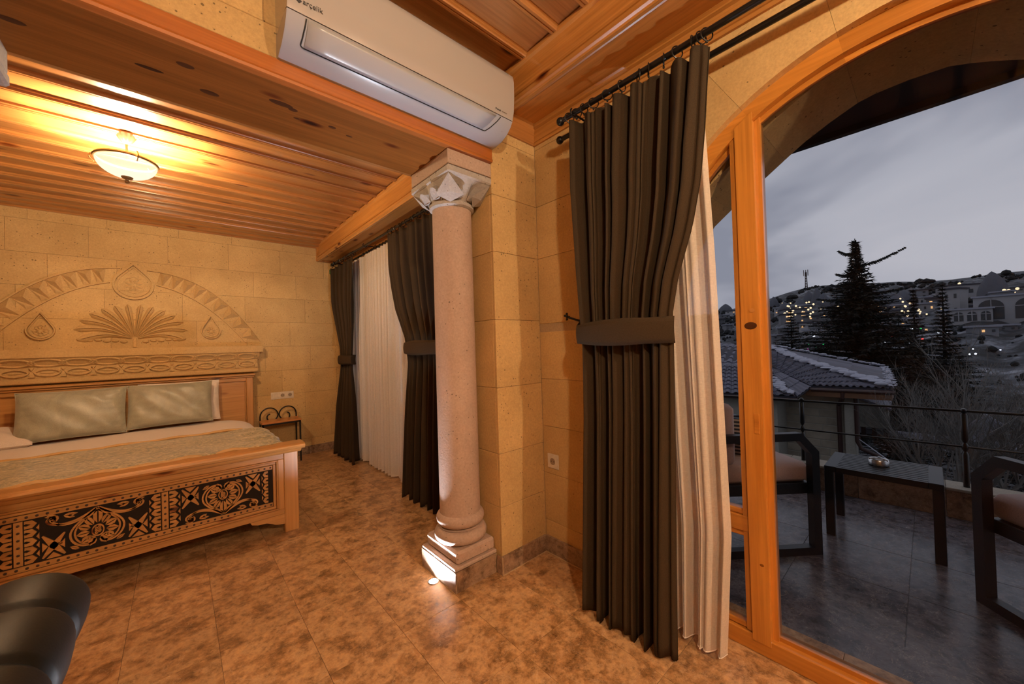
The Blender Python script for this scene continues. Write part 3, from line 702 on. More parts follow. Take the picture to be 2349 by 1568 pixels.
for k in range(nl):
    xc = c0+.06+wl_*(k+.5)
    pts = [(xc+wl_*.40*math.cos(a), 1.145+.030*math.sin(a)*(1-.15*abs(math.cos(a)))) for a in [2*PI*i/20 for i in range(20)]]
    m = MB().ribbon(pts, .010, 1, YH-.054, YH-.074, closed=True).ball((xc, YH-.055, 1.145), .05, 10, (1, .2, .24))
    m.prism([(xc+wl_*.5-.018, 1.105), (xc+wl_*.5+.018, 1.105), (xc+wl_*.5+.008, 1.145), (xc+wl_*.5, 1.158), (xc+wl_*.5-.008, 1.145)], 1, YH-.054, YH-.072)
    m.prism([(xc+wl_*.5-.014, 1.186), (xc+wl_*.5+.014, 1.186), (xc+wl_*.5, 1.162)], 1, YH-.054, YH-.072)
    m.build('lens_ornament', STONE_C, cs, smooth=False)
    m = MB()
    def sl(x, t): return Vector((x, YH-.055-.05*t-.002, 1.192+.07*t))
    for s_ in (1, -1):
        pl_ = [sl(xc+wl_*.48*math.cos(a), .5+.42*math.sin(a)*s_) for a in [PI*i/10 for i in range(11)]]
        m.tube(pl_, .008, 5)
    m.tube([sl(xc+wl_*.5-.022, .5), sl(xc+wl_*.5, .75), sl(xc+wl_*.5+.022, .5), sl(xc+wl_*.5, .25)], .008, 5, closed=True)
    m.build('chain_ornament', STONE_C, cs)

# ================================================================ BED
bed = thing('bed', 'double bed with carved pine footboard and panelled headboard', 'bed', (RX, 4.1, 0))
BL, BR = -1.24, .63
hb0, hb1 = 5.065, 5.12
MB().box(-1.22, 5.05, .30, .61, 5.10, .98).build('headboard_panel', BED_X, bed)
for xa_ in (-1.235, .56): MB().box(xa_, 5.03, 0, xa_+.065, 5.13, 1.0, .006).build('headboard_post', BED_Z, bed, smooth=False)
MB().box(-1.26, 5.00, 1.012, .645, 5.14, 1.035, .006).box(-1.25, 5.015, .995, .635, 5.135, 1.012, .004).box(-1.17, 5.03, .955, .56, 5.06, .995, .004).build('headboard_cap', BED_X, bed, smooth=False)
for xa_ in (.545, -1.17): MB().box(xa_, 5.035, .4, xa_+.012, 5.052, .95, .003).build('headboard_bead', BED_Z, bed, smooth=False)
for xs_ in (-1.225, .575): MB().box(xs_, 3.08, .16, xs_+.035, 5.03, .34, .004).build('side_rail', BED_X, bed, smooth=False)
YF = 3.03
for xa_ in (-1.25, .542): MB().box(xa_, YF-.004, 0, xa_+.087, YF+.07, .556, .004).build('footboard_post', BED_Z, bed, smooth=False)
m = MB(); m.prism([(YF+.095, .572), (YF-.03, .572), (YF-.042, .580), (YF-.05, .592), (YF-.045, .602), (YF-.03, .610), (YF+.095, .610)], 0, -1.29, .668); m.build('footboard_cap', BED_X, bed, ang=20)
MB().prism([(YF+.08, .550), (YF-.012, .550), (YF-.018, .556), (YF-.026, .566), (YF-.03, .573), (YF+.08, .573)], 0, -1.27, .648).build('cap_moulding', BED_X, bed, ang=20)
x0_, x1_ = -1.163, .542
MB().box(x0_, YF+.03, .15, x1_, YF+.05, .55).build('footboard_back', BED_X, bed)
MB().box(x0_, YF, .512, x1_, YF+.03, .552, .003).build('top_rail', BED_X, bed, smooth=False)
MB().box(x0_, YF, .130, x1_, YF+.03, .168, .003).build('bottom_rail', BED_X, bed, smooth=False)
for xa_ in (x0_, x1_-.036): MB().box(xa_, YF, .168, xa_+.036, YF+.03, .512, .003).build('stile', BED_Z, bed, smooth=False)
# stepped mouldings framing the carving
fx0, fx1 = x0_+.036, x1_-.036
def frame_ring(root, x0, x1, z0, z1, w, ya, yb, name):
    for (a, b, c, d) in ((x0, z1-w, x1, z1), (x0, z0, x1, z0+w)):
        MB().box(a, ya, b, c, yb, d, .003).build(name, BED_X, root, smooth=False)
    for a in (x0, x1-w): MB().box(a, ya, z0+w, a+w, yb, z1-w, .003).build(name, BED_Z, root, smooth=False)
frame_ring(bed, fx0, fx1, .168, .512, .010, YF-.006, YF+.03, 'frame_bead')
frame_ring(bed, fx0+.011, fx1-.011, .179, .501, .018, YF+.008, YF+.03, 'frame_moulding')
px0, px1, pz0, pz1 = fx0+.029, fx1-.029, .197, .483
pan = MB().box(px0, YF+.016, pz0, px1, YF+.03, pz1).build('carved_panel', plain('burnt_carving', (.012, .005, .002), .95), bed)
ya, yb = YF+.017, YF+.009          # ornament back / front
for z0, z1 in ((pz1-.030, pz1-.003), (pz0+.003, pz0+.030)):
    MB().box(px0+.003, ya, z0, px1-.003, yb+.001, z1, .001).build('stud_border', BED_X, bed, smooth=False)
    m = MB(); k = 0; x = px0+.02
    while x < px1-.01:
        m.lathe([(.0062, yb+.002), (.0062, yb-.001), (.003, yb-.002)], (x, 0, (z0+z1)/2), 8, ax=1); x += .0335
    m.build('stud_row', plain('burnt_stud', (.05, .02, .008), .5), bed, kind='stuff')
ZM0, ZM1 = pz0+.034, pz1-.034
def vband(xa, xb, kind_):
    if kind_ == 'stud':
        MB().box(xa, ya, ZM0, xb, yb+.001, ZM1, .001).build('stud_border', BED_Z, bed, smooth=False)
        m = MB()
        for k in range(6): m.lathe([(.006, yb+.002), (.006, yb-.001), (.003, yb-.002)], ((xa+xb)/2, 0, ZM0+(ZM1-ZM0)*(k+.5)/6), 8, ax=1)
        m.build('stud_row', bpy.data.materials['burnt_stud'], bed, kind='stuff')
    else:
        d = 1 if kind_ == 'R' else -1; n_ = 5; h = (ZM1-ZM0)/n_; w = xb-xa; bs = xa if d == 1 else xb
        for k in range(n_):
            zc = ZM0+h*(k+.5)
            MB().prism([(bs, zc-h*.44), (bs+d*w*.52, zc-h*.44), (bs+d*w*.84, zc), (bs+d*w*.52, zc+h*.44), (bs, zc+h*.44), (bs, zc+h*.1), (bs+d*w*.12, zc+h*.16), (bs+d*w*.45, zc), (bs+d*w*.12, zc-h*.16), (bs, zc-h*.1)], 1, ya, yb).build('arrow_ornament', BED_X, bed, smooth=False)
            if k < n_-1: MB().prism([(bs+d*w*.99, zc+h*.5-h*.36), (bs+d*w*.99, zc+h*.5+h*.36), (bs+d*w*.78, zc+h*.5)], 1, ya, yb).build('arrow_ornament', BED_X, bed, smooth=False)
def bez(p0, p1, p2, p3, n=12):
    return [tuple((1-t)**3*a+3*(1-t)**2*t*b+3*(1-t)*t*t*c+t**3*d for a, b, c, d in zip(p0, p1, p2, p3)) for t in [i/n for i in range(n+1)]]
def leafpoly(m, x, z, ang, ln, wd, T):
    """pointed leaf with a cut vein: two halves"""
    c, s_ = math.cos(ang), math.sin(ang)
    for sd in (1, -1):
        pts = [(0.03*ln, sd*wd*.06), (ln*.30, sd*wd*.44), (ln*.62, sd*wd*.46), (ln, 0), (ln*.60, sd*wd*.08)]
        q = [T(x+a*c-b*s_, z+a*s_+b*c) for a, b in pts]
        m.prism(q, 1, ya, yb)
def heart(xc, zc, hw, hh, flip):
    """heart-shaped motif; flip=-1 point down"""
    T = lambda x, z: (xc+x*hw, zc+flip*z*hh)
    for sd in (1, -1):
        for off, w in ((0, .0085), (.085, .0075)):
            p = bez((0, .98-off*1.4), (sd*.22, .55-off), (sd*(.56-off), .25), (sd*(.50-off), -.28))
            p += bez((sd*(.50-off), -.28), (sd*(.44-off), -.80+off), (sd*(.10), -.98+off), (sd*.06, -.55))[1:]
            p += bez((sd*.06, -.55), (sd*.06, -.40), (sd*.20, -.36), (sd*.20, -.52), 6)[1:] if off == 0 else []
            MB().ribbon([T(*q) for q in p], w, 1, ya, yb).build('heart_scroll', BED_X, bed, smooth=False)
            p = bez((sd*.03, .96-off), (sd*.35, .50-off), (sd*.62, .38-off), (sd*(.86-off), .62))
            p += bez((sd*(.86-off), .62), (sd*(.98-off), .80), (sd*(.84), .98-off), (sd*.76, .84))[1:]
            if off == 0: p += bez((sd*.76, .84), (sd*.72, .76), (sd*.80, .70), (sd*.83, .76), 6)[1:]
            MB().ribbon([T(*q) for q in p], w, 1, ya, yb).build('corner_scroll', BED_X, bed, smooth=False)
    k_ = hh/hw; T2 = lambda x, z: T(x*k_, z)
    def petal(x, z, deg, l, w):
        m = MB(); leafpoly(m, x, z, math.radians(deg), l, w, T2); m.build('petal', BED_X, bed, smooth=False, kind='stuff')
    for deg, l in ((90, .80), (58, .56), (122, .56), (27, .50), (153, .50), (-4, .46), (184, .46), (-36, .44), (216, .44), (-66, .42), (246, .42)):
        a = math.radians(deg); petal(.27*math.cos(a), -.17+.34*math.sin(a), deg, l, .36 if deg == 90 else .30)
    for sd in (1, -1):
        for a, l in ((-8, .36), (-38, .34), (-68, .32), (-98, .30)):
            petal(sd*1.34, .98, 90+sd*(a-90+98-90), l, .17)
        for a, l in ((180, .46), (204, .40)): petal(sd*1.12, .90, 90-sd*(90-a), l, .17)
        petal(sd*.62, -.86, 90-sd*60, .36, .16)
    MB().ribbon([T2(.20*math.cos(a), -.17+.27*math.sin(a)) for a in [2*PI*i/20 for i in range(20)]], .0055, 1, ya, yb-.001, closed=True).build('oval_ring', BED_X, bed, smooth=False)
    m = MB()
    for k in range(6): leafpoly(m, 0, -.36+.06*k, math.radians(90+(-1)**k*42), .17, .11, T2)
    m.build('oval_leaf', BED_X, bed, smooth=False)
    for sd in (1, -1):                      # crosses in the corners
        m = MB()
        for (a0, b0, a1, b1) in ((.60, -.92, .98, .12), (.60, .10, .98, -.92)):
            m.ribbon([T(sd*a0, b0), T(sd*(a0+a1)/2, (b0+b1)/2), T(sd*a1, b1)], [.007, .030, .007], 1, ya, yb)
        m.prism([T(sd*.66, -.98), T(sd*.92, -.98), T(sd*.80, -.72)], 1, ya, yb); m.prism([T(sd*.60, -.20), T(sd*.60, -.62), T(sd*.70, -.41)], 1, ya, yb); m.prism([T(sd*.985, -.20), T(sd*.985, -.62), T(sd*.89, -.41)], 1, ya, yb)
        leafpoly(m, sd*.62, -.38, math.radians(90-sd*90), .14, .12, T)
        m.build('cross_ornament', BED_X, bed, smooth=False)
zc_ = (ZM0+ZM1)/2; hh_ = (ZM1-ZM0)/2-.001
vband(.412, .448, 'L'); 
heart(.2045, zc_, .200, hh_, -1)
vband(-.048, 0.0, 'R'); vband(-.082, -.053, 'stud'); vband(-.135, -.087, 'L')
heart(-.335, zc_, .195, hh_, 1)
vband(-.583, -.535, 'R'); vband(-.617, -.588, 'stud'); vband(-.670, -.622, 'L')
heart(-.874, zc_, .195, hh_, -1)
vband(-1.086, -1.077+.0, 'stud')
# bracket feet
for sd, xb_ in ((1, .542), (-1, -1.163)):
    pts = [(xb_, .131), (xb_-sd*.20, .131), (xb_-sd*.19, .112), (xb_-sd*.155, .100), (xb_-sd*.11, .098), (xb_-sd*.085, .088), (xb_-sd*.055, .070), (xb_-sd*.03, .064), (xb_, .060)]
    MB().prism(pts, 1, YF+.004, YF+.03).build('foot_bracket', BED_X, bed, ang=20)

# mattress and bedding (soft superellipsoid slabs)
def slab(x0, x1, y0, y1, z0, z1, r, nu=26, nv=40, f=None):
    m = MB(); cx, cy = (x0+x1)/2, (y0+y1)/2; hx, hy, hz = (x1-x0)/2, (y1-y0)/2, (z1-z0)/2; cz = (z0+z1)/2
    def P(u, v):
        a = u*2*PI; b = -PI/2+v*PI
        def sp(c, e): return math.copysign(abs(c)**e, c)
        cb_, sb = sp(math.cos(b), .32), sp(math.sin(b), .5)
        p = Vector((cx+hx*cb_*sp(math.cos(a), r), cy+hy*cb_*sp(math.sin(a), r), cz+hz*sb))
        return p+(f(p) if f else Vector((0, 0, 0)))
    return m.grid(P, nv, nu, cu=True)
mt_ = slab(-1.22, .575, 3.085, 5.045, .30, .585, .22, f=lambda p: Vector((0, 0, .006*math.sin(p.x*9+p.y*5)*(p.z > .5)))).build('mattress', SHEET)
tag(mt_, 'white sheeted mattress lying in the carved pine bed', 'mattress')
def drape(x0, x1, y0, y1, z, drop, seed, bumpz=.006, n=60):
    rnd = random.Random(seed); ph = [rnd.random()*6 for _ in range(6)]
    def P(u, v):
        x = x0+(x1-x0)*u; y = y0+(y1-y0)*v; e = 0
        s_ = (x-(x1-.10))/.10
        if s_ > 0: e = -drop*s_*s_*.5
        s2 = ((x0+.10)-x)/.10
        if s2 > 0: e = -drop*s2*s2*.5
        w = bumpz*(math.sin(x*7+ph[0]+2*y)*.5+math.sin(y*13+x*3+ph[1])*.5+.5*math.sin(x*21+y*9+ph[2]))
        if s_ > -1.5: w += .008*math.sin(y*30+ph[3])*max(0, 1+s_*.5)
        return Vector((x, y, z+e+w))
    return MB().grid(P, n, 44)
rn = drape(-1.235, .588, 3.105, 3.955, .602, .09, 3).build('bed_runner', BROC, solid=-.008)
tag(rn, 'green and gold brocade runner spread across the foot of the bed', 'bed runner')
m = MB(); y_e = 3.955
pl_ = [(-1.235+(.588+1.235)*i/40, y_e+.003*math.sin(i*1.7), .612+.004*math.sin(i)) for i in range(37)]
m.tube(pl_, .011, 8); m.build('piping', PIPING, rn)
m = MB(); m.tube([(x, 3.115, z-.004+.006*math.sin(x*31)) for x, y, z in pl_], .013, 8); m.build('piping', PIPING, rn)

def pillow(name, label, xc, yc, zc, w, h, t, lean, tw, mt, cat, group=None, seed=1):
    o = thing(name, label, cat, (xc, yc, zc), group)
    rnd = random.Random(seed); ph = [rnd.random()*6 for _ in range(4)]
    R_ = Matrix.Rotation(tw, 3, 'Z') @ Matrix.Rotation(lean, 3, 'X')
    def P(sd):
        def f(u, v):
            a, b = u*2-1, v*2-1
            ea = (1-abs(a)**2.6); eb = (1-abs(b)**2.6); pz = (max(0, ea)*max(0, eb))**.42
            px_ = a*w/2*(1-.05*(1-abs(b))**0*(abs(b)**0)*(.9*(1-b*b))*.6*abs(a)); pv = b*h/2*(1-.05*(1-a*a)*abs(b))
            wr = .006*math.sin(a*17+ph[0]+b*4)*abs(a)**3+.006*math.sin(b*23+ph[1])*abs(a)**4+.004*math.sin(a*9+b*7+ph[2])
            p = R_ @ Vector((px_, -sd*(t/2*pz+wr*pz*1.5), pv)); return p+Vector((xc, yc, zc))
        return f
    m = MB().grid(P(1), 34, 26).grid(P(-1), 34, 26)
    bm_ = m.build('cushion_cover', mt, o, ang=80)
    pts = []
    for i in range(40):
        s_ = i/40*4; k = int(s_); q = s_-k; a, b = [(-1+2*q, -1), (1, -1+2*q), (1-2*q, 1), (-1, 1-2*q)][k]
        px_ = a*w/2*(1-.027*(1-b*b)*abs(a)*2); pv = b*h/2*(1-.05*(1-a*a)); pts.append(R_ @ Vector((px_, 0, pv))+Vector((xc, yc, zc)))
    MB().tube(pts, .004, 6, closed=True).build('seam', mt, o)
    return o
pillow('cushion', 'sage satin cushion lying left, standing lower against the headboard', -.655, 4.80, .795, .62, .41, .15, -.30, .02, CUSH, 'cushion', seed=2)
pillow('cushion', 'sage satin cushion on the right, beside the white pillow', -.045, 4.81, .80, .60, .40, .15, -.30, -.03, CUSH, 'cushion', seed=5)
pillow('pillow', 'white pillow peeking out behind the right sage cushion', .02, 4.93, .795, .60, .40, .12, -.16, 0, SHEET, 'pillow', seed=8)
pillow('pillow', 'white pillow lying flat at the left edge behind the left cushion', -1.08, 4.84, .645, .42, .40, .12, -1.35, .1, SHEET, 'pillow', seed=9)

# ================================================================ NIGHTSTAND
ns = thing('nightstand', 'small nightstand with pine top and black iron scroll back', 'nightstand', (.9, 5.0, 0))
nx0, nx1, ny0, ny1 = .675, 1.062, 4.885, 5.105
MB().box(nx0, ny0, .468, nx1, ny1, .49, .003).build('table_top', TOP_X, ns, smooth=False)
MB().box(nx0+.005, ny0+.004, .45, nx1-.005, ny0+.019, .467).box(nx0+.005, ny1-.019, .45, nx1-.005, ny1-.004, .467).box(nx1-.02, ny0+.004, .45, nx1-.005, ny1-.004, .467).box(nx0+.005, ny0+.004, .45, nx0+.02, ny1-.004, .467).build('top_frame', IRON, ns)
for a in (nx0+.005, nx1-.02):
    for b in (ny0+.004, ny1-.019): MB().box(a, b, 0, a+.015, b+.015, .452).build('leg', IRON, ns)
for sd, xb_ in ((1, nx0+.012), (-1, nx1-.012)):
    xm = (nx0+nx1)/2; rr = (xm-nx0-.016)/2; cxx = xb_+sd*rr; zb_ = .53
    pts = [(xb_, ny1-.02, .49), (xb_, ny1-.02, zb_)]
    for i in range(1, 25):
        t = i/24; an = PI-t*PI*2.3; r_ = rr*(1 if t < .42 else 1-.82*((t-.42)/.58)**.9)
        cxx2 = xb_+sd*rr if t < .42 else xb_+sd*(rr+(rr-r_)*.25)
        zz = zb_+r_*1.05*math.sin(an) if t < .42 else zb_+r_*1.05*math.sin(an)+(rr-r_)*.1
        pts.append((cxx2+sd*r_*math.cos(an), ny1-.02, zz))
    MB().tube(pts, .007, 8).build('iron_scroll', IRON, ns)

# ================================================================ SOCKETS
def socket_face(o, cx, cz, ax, face, out):
    def bx(a0, a1, z0, z1, d0, d1, c=.001):
        m = MB()
        return m.box(a0, face+out*d0, z0, a1, face+out*d1, z1, c) if ax == 1 else m.box(face+out*d0, a0, z0, face+out*d1, a1, z1, c)
    m = MB(); pos = (cx, 0, cz) if ax == 1 else (0, cx, cz)
    m.lathe([(.0215, face+out*.0087), (.0225, face+out*.0092), (.0225, face+out*.0098), (.0205, face+out*.0098), (.0200, face+out*.0088)], pos, 24, ax=ax, cap=False); m.build('socket_ring', WHITEP, o)
    m = MB(); m.lathe([(.0200, face+out*.0086), (.0200, face+out*.0092)], pos, 24, ax=ax); m.build('socket_well', DARKW, o)
    m = MB()
    for s_ in (-1, 1): m.lathe([(.0028, face+out*.0088), (.0028, face+out*.0096)], ((cx+s_*.0095, 0, cz) if ax == 1 else (0, cx+s_*.0095, cz)), 8, ax=ax)
    m.build('socket_hole', DARK, o)
DARKW = plain('shaded_ivory', (.30, .22, .15), .4)  # ivory plastic darkened: the well's shade is put into its colour
def plate(name, label, cat, ax, face, out, a0, a1, z0, z1, cells):
    o = thing(name, label, cat, (a0, face, z0) if ax == 1 else (face, a0, z0))
    f = lambda p, q, r, s_, d0, d1, c=.002: (MB().box(p, face+out*d0, r, q, face+out*d1, s_, c) if ax == 1 else MB().box(face+out*d0, p, r, face+out*d1, q, s_, c))
    f(a0, a1, z0, z1, 0, .006).build('cover_plate', WHITEP, o, smooth=False)
    n = len(cells); w = (a1-a0)/n
    for i, c in enumerate(cells):
        p, q = a0+w*i+(w-.052)/2, a0+w*i+(w+.052)/2; zc = (z0+z1)/2
        f(p, q, zc-.026, zc+.026, .005, .0088 if c == 'socket' else .0105).build('insert' if c == 'socket' else 'rocker', WHITEP, o, smooth=False)
        if c == 'socket': socket_face(o, (p+q)/2, zc, ax, face, out)
    return o
plate('wall_socket', 'single ivory wall socket low on the wall beside the long curtain', 'socket', 0, XW, -1, 1.474, 1.560, .512, .598, ['socket'])
plate('socket_panel', 'ivory switch with two sockets above the nightstand', 'socket', 1, YH, -1, .806, 1.040, .708, .792, ['switch', 'socket', 'socket'])
plate('light_switch', 'ivory light switch half hidden behind the curtain tieback hook', 'switch', 0, XW, -1, 1.165, 1.262, 1.262, 1.342, ['switch'])

# ================================================================ CURTAIN RODS
def rod(label, x, z, y0, y1, r, brackets, finial=True):
    o = thing('curtain_rod', label, 'curtain rod', (x, (y0+y1)/2, z))
    MB().tube([(x, y0, z), (x, y1, z)], r, 14).build('rod', IRON, o)
    MB().ball((x, y1+.018, z), .021, 18).lathe([(.010, y1-.02), (.013, y1-.012), (.010, y1), (.010, y1+.006)], (x, 0, z), 14, ax=1).build('finial', IRON, o)
    for yb_ in brackets:
        m = MB(); m.tube([(XW, yb_, z+.0), (x+.01, yb_, z+.0)], .005, 8)
        m.tube([(x+.02*math.cos(a), yb_, z+.004+.021*math.sin(a)) for a in [PI*1.95-PI*1.25*i/10 for i in range(11)]], .0045, 6)
        m.lathe([(.016, XW-.006), (.016, XW)], (0, yb_, z), 14, ax=0); m.build('bracket', IRON, o)
    return o
RF, RR = 1.475, 1.580
rod('front black curtain rod above the arched window, carrying the brown curtain', RF, 2.388, -1.3, 1.205, .0125, (1.14, -1.1))
rod('rear black curtain rod above the arched window, carrying the voile', RR, 2.370, -1.3, 1.300, .0125, (1.19, -1.1))
rod('front black curtain rod in the bedroom, above the two tied curtains', RF, 2.345, 2.32, 4.98, .011, (3.9, 4.9))
rod('rear black curtain rod in the bedroom, behind the front rod', RR, 2.335, 2.32, 5.02, .011, (3.85,))

# ================================================================ CURTAINS
def smooth(t): t = max(0, min(1, t)); return t*t*(3-2*t)
def pl(tab, z):
    for (z0, a), (z1, b) in zip(tab, tab[1:]):
        if z <= z0 and z >= z1: t = (z0-z)/(z0-z1); return a+(b-a)*smooth(t) if False else a+(b-a)*t
    return tab[0][1] if z > tab[0][0] else tab[-1][1]
def folds(u, n, ph, seed):
    a = 2*PI*n*(u+.030*math.sin(2*PI*u*2.3+seed)+.018*math.sin(2*PI*u*5.1+seed*2))+ph
    s_ = math.sin(a); return math.copysign(abs(s_)**.75, s_)
def curtain(o, name, mt, x0, top, bot, yl, yr, n, amp, seed, wavy=.0, xoff=None, hem=0.0, nu=220, nv=56, solid=.0025, sag=0.0):
    def P(u, v):
        z = top+(bot-top)*v
        L_, R_ = pl(yl, z), pl(yr, z); y = L_+(R_-L_)*u
        A = pl(amp, z); f = folds(u, n, 0, seed); f2 = folds(u, n*2.0, 1.0, seed+2)
        x = x0+(xoff(z, u) if xoff else 0)-A*f-A*.22*f2
        y += A*.35*math.cos(2*PI*n*u*1.0+seed)*(R_-L_ < 10)*.6
        zz = z
        if v < .06 and sag: zz -= sag*(1-v/.06)*(.5-.5*math.cos(2*PI*n*u))
        if hem: zz += hem*math.sin(2*PI*n*u+seed)*smooth((v-.85)/.15)
        return Vector((x, y, zz))
    return MB().grid(P, nu, nv).build(name, mt, o, ang=85, solid=solid)
def rings(o, x, z, ys_, r=.024, seed=0):
    rnd = random.Random(seed)
    for y in ys_:
        tw = rnd.uniform(-.9, .9); pts = []
        for i in range(18):
            a = 2*PI*i/18; pts.append((x+r*math.cos(a)*math.cos(tw), y+r*math.cos(a)*math.sin(tw), z-.008+r*math.sin(a)))
        MB().tube(pts, .0026, 6, closed=True).ball((x, y, z-.008-r-.004), .005, 8).build('curtain_ring', IRON, o)
def tieback(o, mt, x0, yl_, yr_, zc, h, hook, front=.085, mirror=False):
    """band round the gathered cloth, running back to a hook on the wall"""
    P_ = []
    for i in range(15):
        t = i/14; y = yl_+(yr_-yl_)*t
        P_.append((x0-front*math.sin(PI*(.12+.80*t))**.7, y, zc, h*(.75+.25*math.sin(PI*min(1, t*1.3)/1.3))))
    back = [(x0+.05, yr_+(yl_-yr_)*.15, zc, h), (x0+.06, (yl_+yr_)/2, zc, h), (x0+.07, yl_+(yr_-yl_)*.1, zc+.01, h*.8)]
    hk = (hook[0], hook[1], hook[2], .018)
    loop = [hk]+P_+back+[hk]
    m = MB(); vs = []
    for (x, y, z, hh) in loop:
        for k in range(6): vs.append((x+(.006*math.sin(PI*k/5)*-1), y, z-hh/2+hh*k/5))
    m.add(vs, [(i*6+k, (i+1)*6+k, (i+1)*6+k+1, i*6+k+1) for i in range(len(loop)-1) for k in range(5)])
    return m.build('tieback', mt, o, ang=60, solid=.004)
cu_ = thing('curtain', 'long brown curtain tied back beside the arched window', 'curtain', (1.46, .9, 0))
ylt = [(2.34, 1.135), (2.0, 1.125), (1.6, 1.112), (1.36, 1.10), (1.24, 1.09), (.9, 1.085), (.4, 1.092), (0, 1.10)]
yrt = [(2.34, .500), (2.05, .525), (1.85, .548), (1.68, .585), (1.5, .645), (1.36, .672), (1.24, .672), (.6, .684), (0, .695)]
curtain(cu_, 'cloth', CURT, 1.462, 2.338, .012, ylt, yrt, 7.5, [(2.34, .022), (2.0, .038), (1.36, .030), (1.24, .030), (.8, .042), (0, .055)], 1.3,
        xoff=lambda z, u: -.02*smooth((1.2-z)/1.2), hem=.012, sag=.022)
rings(cu_, RF, 2.388, [1.165, 1.12, 1.075, 1.02, .945, .87, .79, .745, .68, .625, .565, .535, .515], seed=4)
tieback(cu_, CURT, 1.47, 1.125, .655, 1.296, .115, (1.645, 1.255, 1.385))
hk = thing('tieback_hook', 'black iron hook with a cross finial holding the long curtain tieback', 'hook', (XW, 1.28, 1.38))
m = MB().tube([(XW, 1.25, 1.37), (XW-.03, 1.26, 1.375), (XW-.045, 1.285, 1.385), (XW-.045, 1.33, 1.40)], .006, 8)
m.lathe([(.015, XW-.004), (.015, XW)], (0, 1.25, 1.37), 12, ax=0); m.build('arm', IRON, hk)
hc = Vector((XW-.045, 1.34, 1.405))
m = MB().ball(hc, .009, 10).ball(hc+Vector((0, .016, .006)), .007, 10).ball(hc+Vector((0, .002, .015)), .007, 10).ball(hc+Vector((0, .002, -.015)), .007, 10).ball(hc+Vector((0, -.014, -.003)), .006, 10)
m.build('cross_finial', IRON, hk)

vo = thing('curtain', 'cream voile curtain between the long brown curtain and the window post', 'curtain', (1.57, .8, 0))
curtain(vo, 'cloth', SHEER, 1.572, 2.325, .022, [(2.33, 1.10), (0, .98)], [(2.33, .575), (1.6, .548), (1.0, .535), (.5, .524), (0, .555)], 6.5, [(2.33, .016), (1.6, .020), (0, .034)], 4.1, nu=180, hem=.004, solid=0)
rings(vo, RR, 2.370, [1.08, .98, .88, .78, .70, .63, .59], .022, 6)
def hemline(o, src_top, x0, bot, yl, yr, n, A, seed, mt=SHEER):
    pts = []
    for i in range(121):
        u = i/120; f = folds(u, n, 0, seed); f2 = folds(u, n*2.0, 1.0, seed+2); y = yl+(yr-yl)*u+A*.35*math.cos(2*PI*n*u+seed)*.6
        pts.append((x0-A*f-A*.22*f2, y, bot+.002))
    return MB().tube(pts, .0028, 5).build('hem', SHEET, o)
hemline(vo, 0, 1.572, .022, .98, .555, 6.5, .034, 4.1)

# bedroom curtains
c1_ = thing('curtain', 'narrow brown tied curtain in the far corner of the bedroom', 'curtain', (1.46, 4.6, 0))
curtain(c1_, 'cloth', CURT, 1.47, 2.30, .012, [(2.3, 5.03), (1.9, 4.98), (1.3, 4.72), (1.1, 4.70), (.6, 4.82), (0, 4.92)], [(2.3, 4.20), (1.9, 4.22), (1.5, 4.26), (1.2, 4.33), (1.05, 4.33), (.7, 4.27), (0, 4.22)], 5.5,
        [(2.3, .018), (1.8, .035), (1.25, .020), (1.05, .020), (.6, .045), (0, .06)], 2.2, hem=.01, sag=.012, nu=140)
rings(c1_, RF, 2.345, [5.0, 4.93, 4.86, 4.79, 4.72, 4.65, 4.58, 4.51, 4.44, 4.37, 4.30, 4.23], .022, 8)
tieback(c1_, CURT, 1.47, 4.75, 4.31, 1.15, .11, (1.645, 4.85, 1.25), front=.06)
MB().box(1.45, 5.0, 2.23, 1.49, 5.05, 2.29, .006).build('green_tape', GREEN, c1_, smooth=False)
c2_ = thing('curtain', 'brown tied curtain half hidden behind the stone column', 'curtain', (1.46, 2.9, 0))
curtain(c2_, 'cloth', CURT, 1.465, 2.31, .012, [(2.31, 3.30), (2.0, 3.27), (1.6, 3.14), (1.35, 2.98), (1.15, 2.93), (.8, 2.97), (0, 3.03)], [(2.31, 2.45), (1.3, 2.40), (0, 2.40)], 6.5,
        [(2.31, .018), (1.8, .035), (1.3, .026), (1.1, .026), (.6, .045), (0, .06)], 3.1, hem=.012, sag=.012, nu=180)
rings(c2_, RF, 2.345, [3.29-.07*k for k in range(13)], .022, 9)
tieback(c2_, CURT, 1.465, 2.96, 2.38, 1.26, .115, (1.645, 2.3, 1.32), front=.075)
v2_ = thing('curtain', 'cream voile curtain between the two tied bedroom curtains', 'curtain', (1.57, 3.7, 0))
curtain(v2_, 'cloth', SHEER, 1.555, 2.30, .02, [(2.3, 4.75), (0, 4.75)], [(2.3, 2.9), (0, 2.9)], 22, [(2.3, .012), (1.6, .018), (0, .026)], 5.5, nu=420, nv=14, hem=.008, solid=0)
rings(v2_, RR, 2.335, [4.2-.075*k for k in range(14)], .02, 12)
hemline(v2_, 0, 1.555, .02, 4.75, 2.9, 22, .026, 5.5)

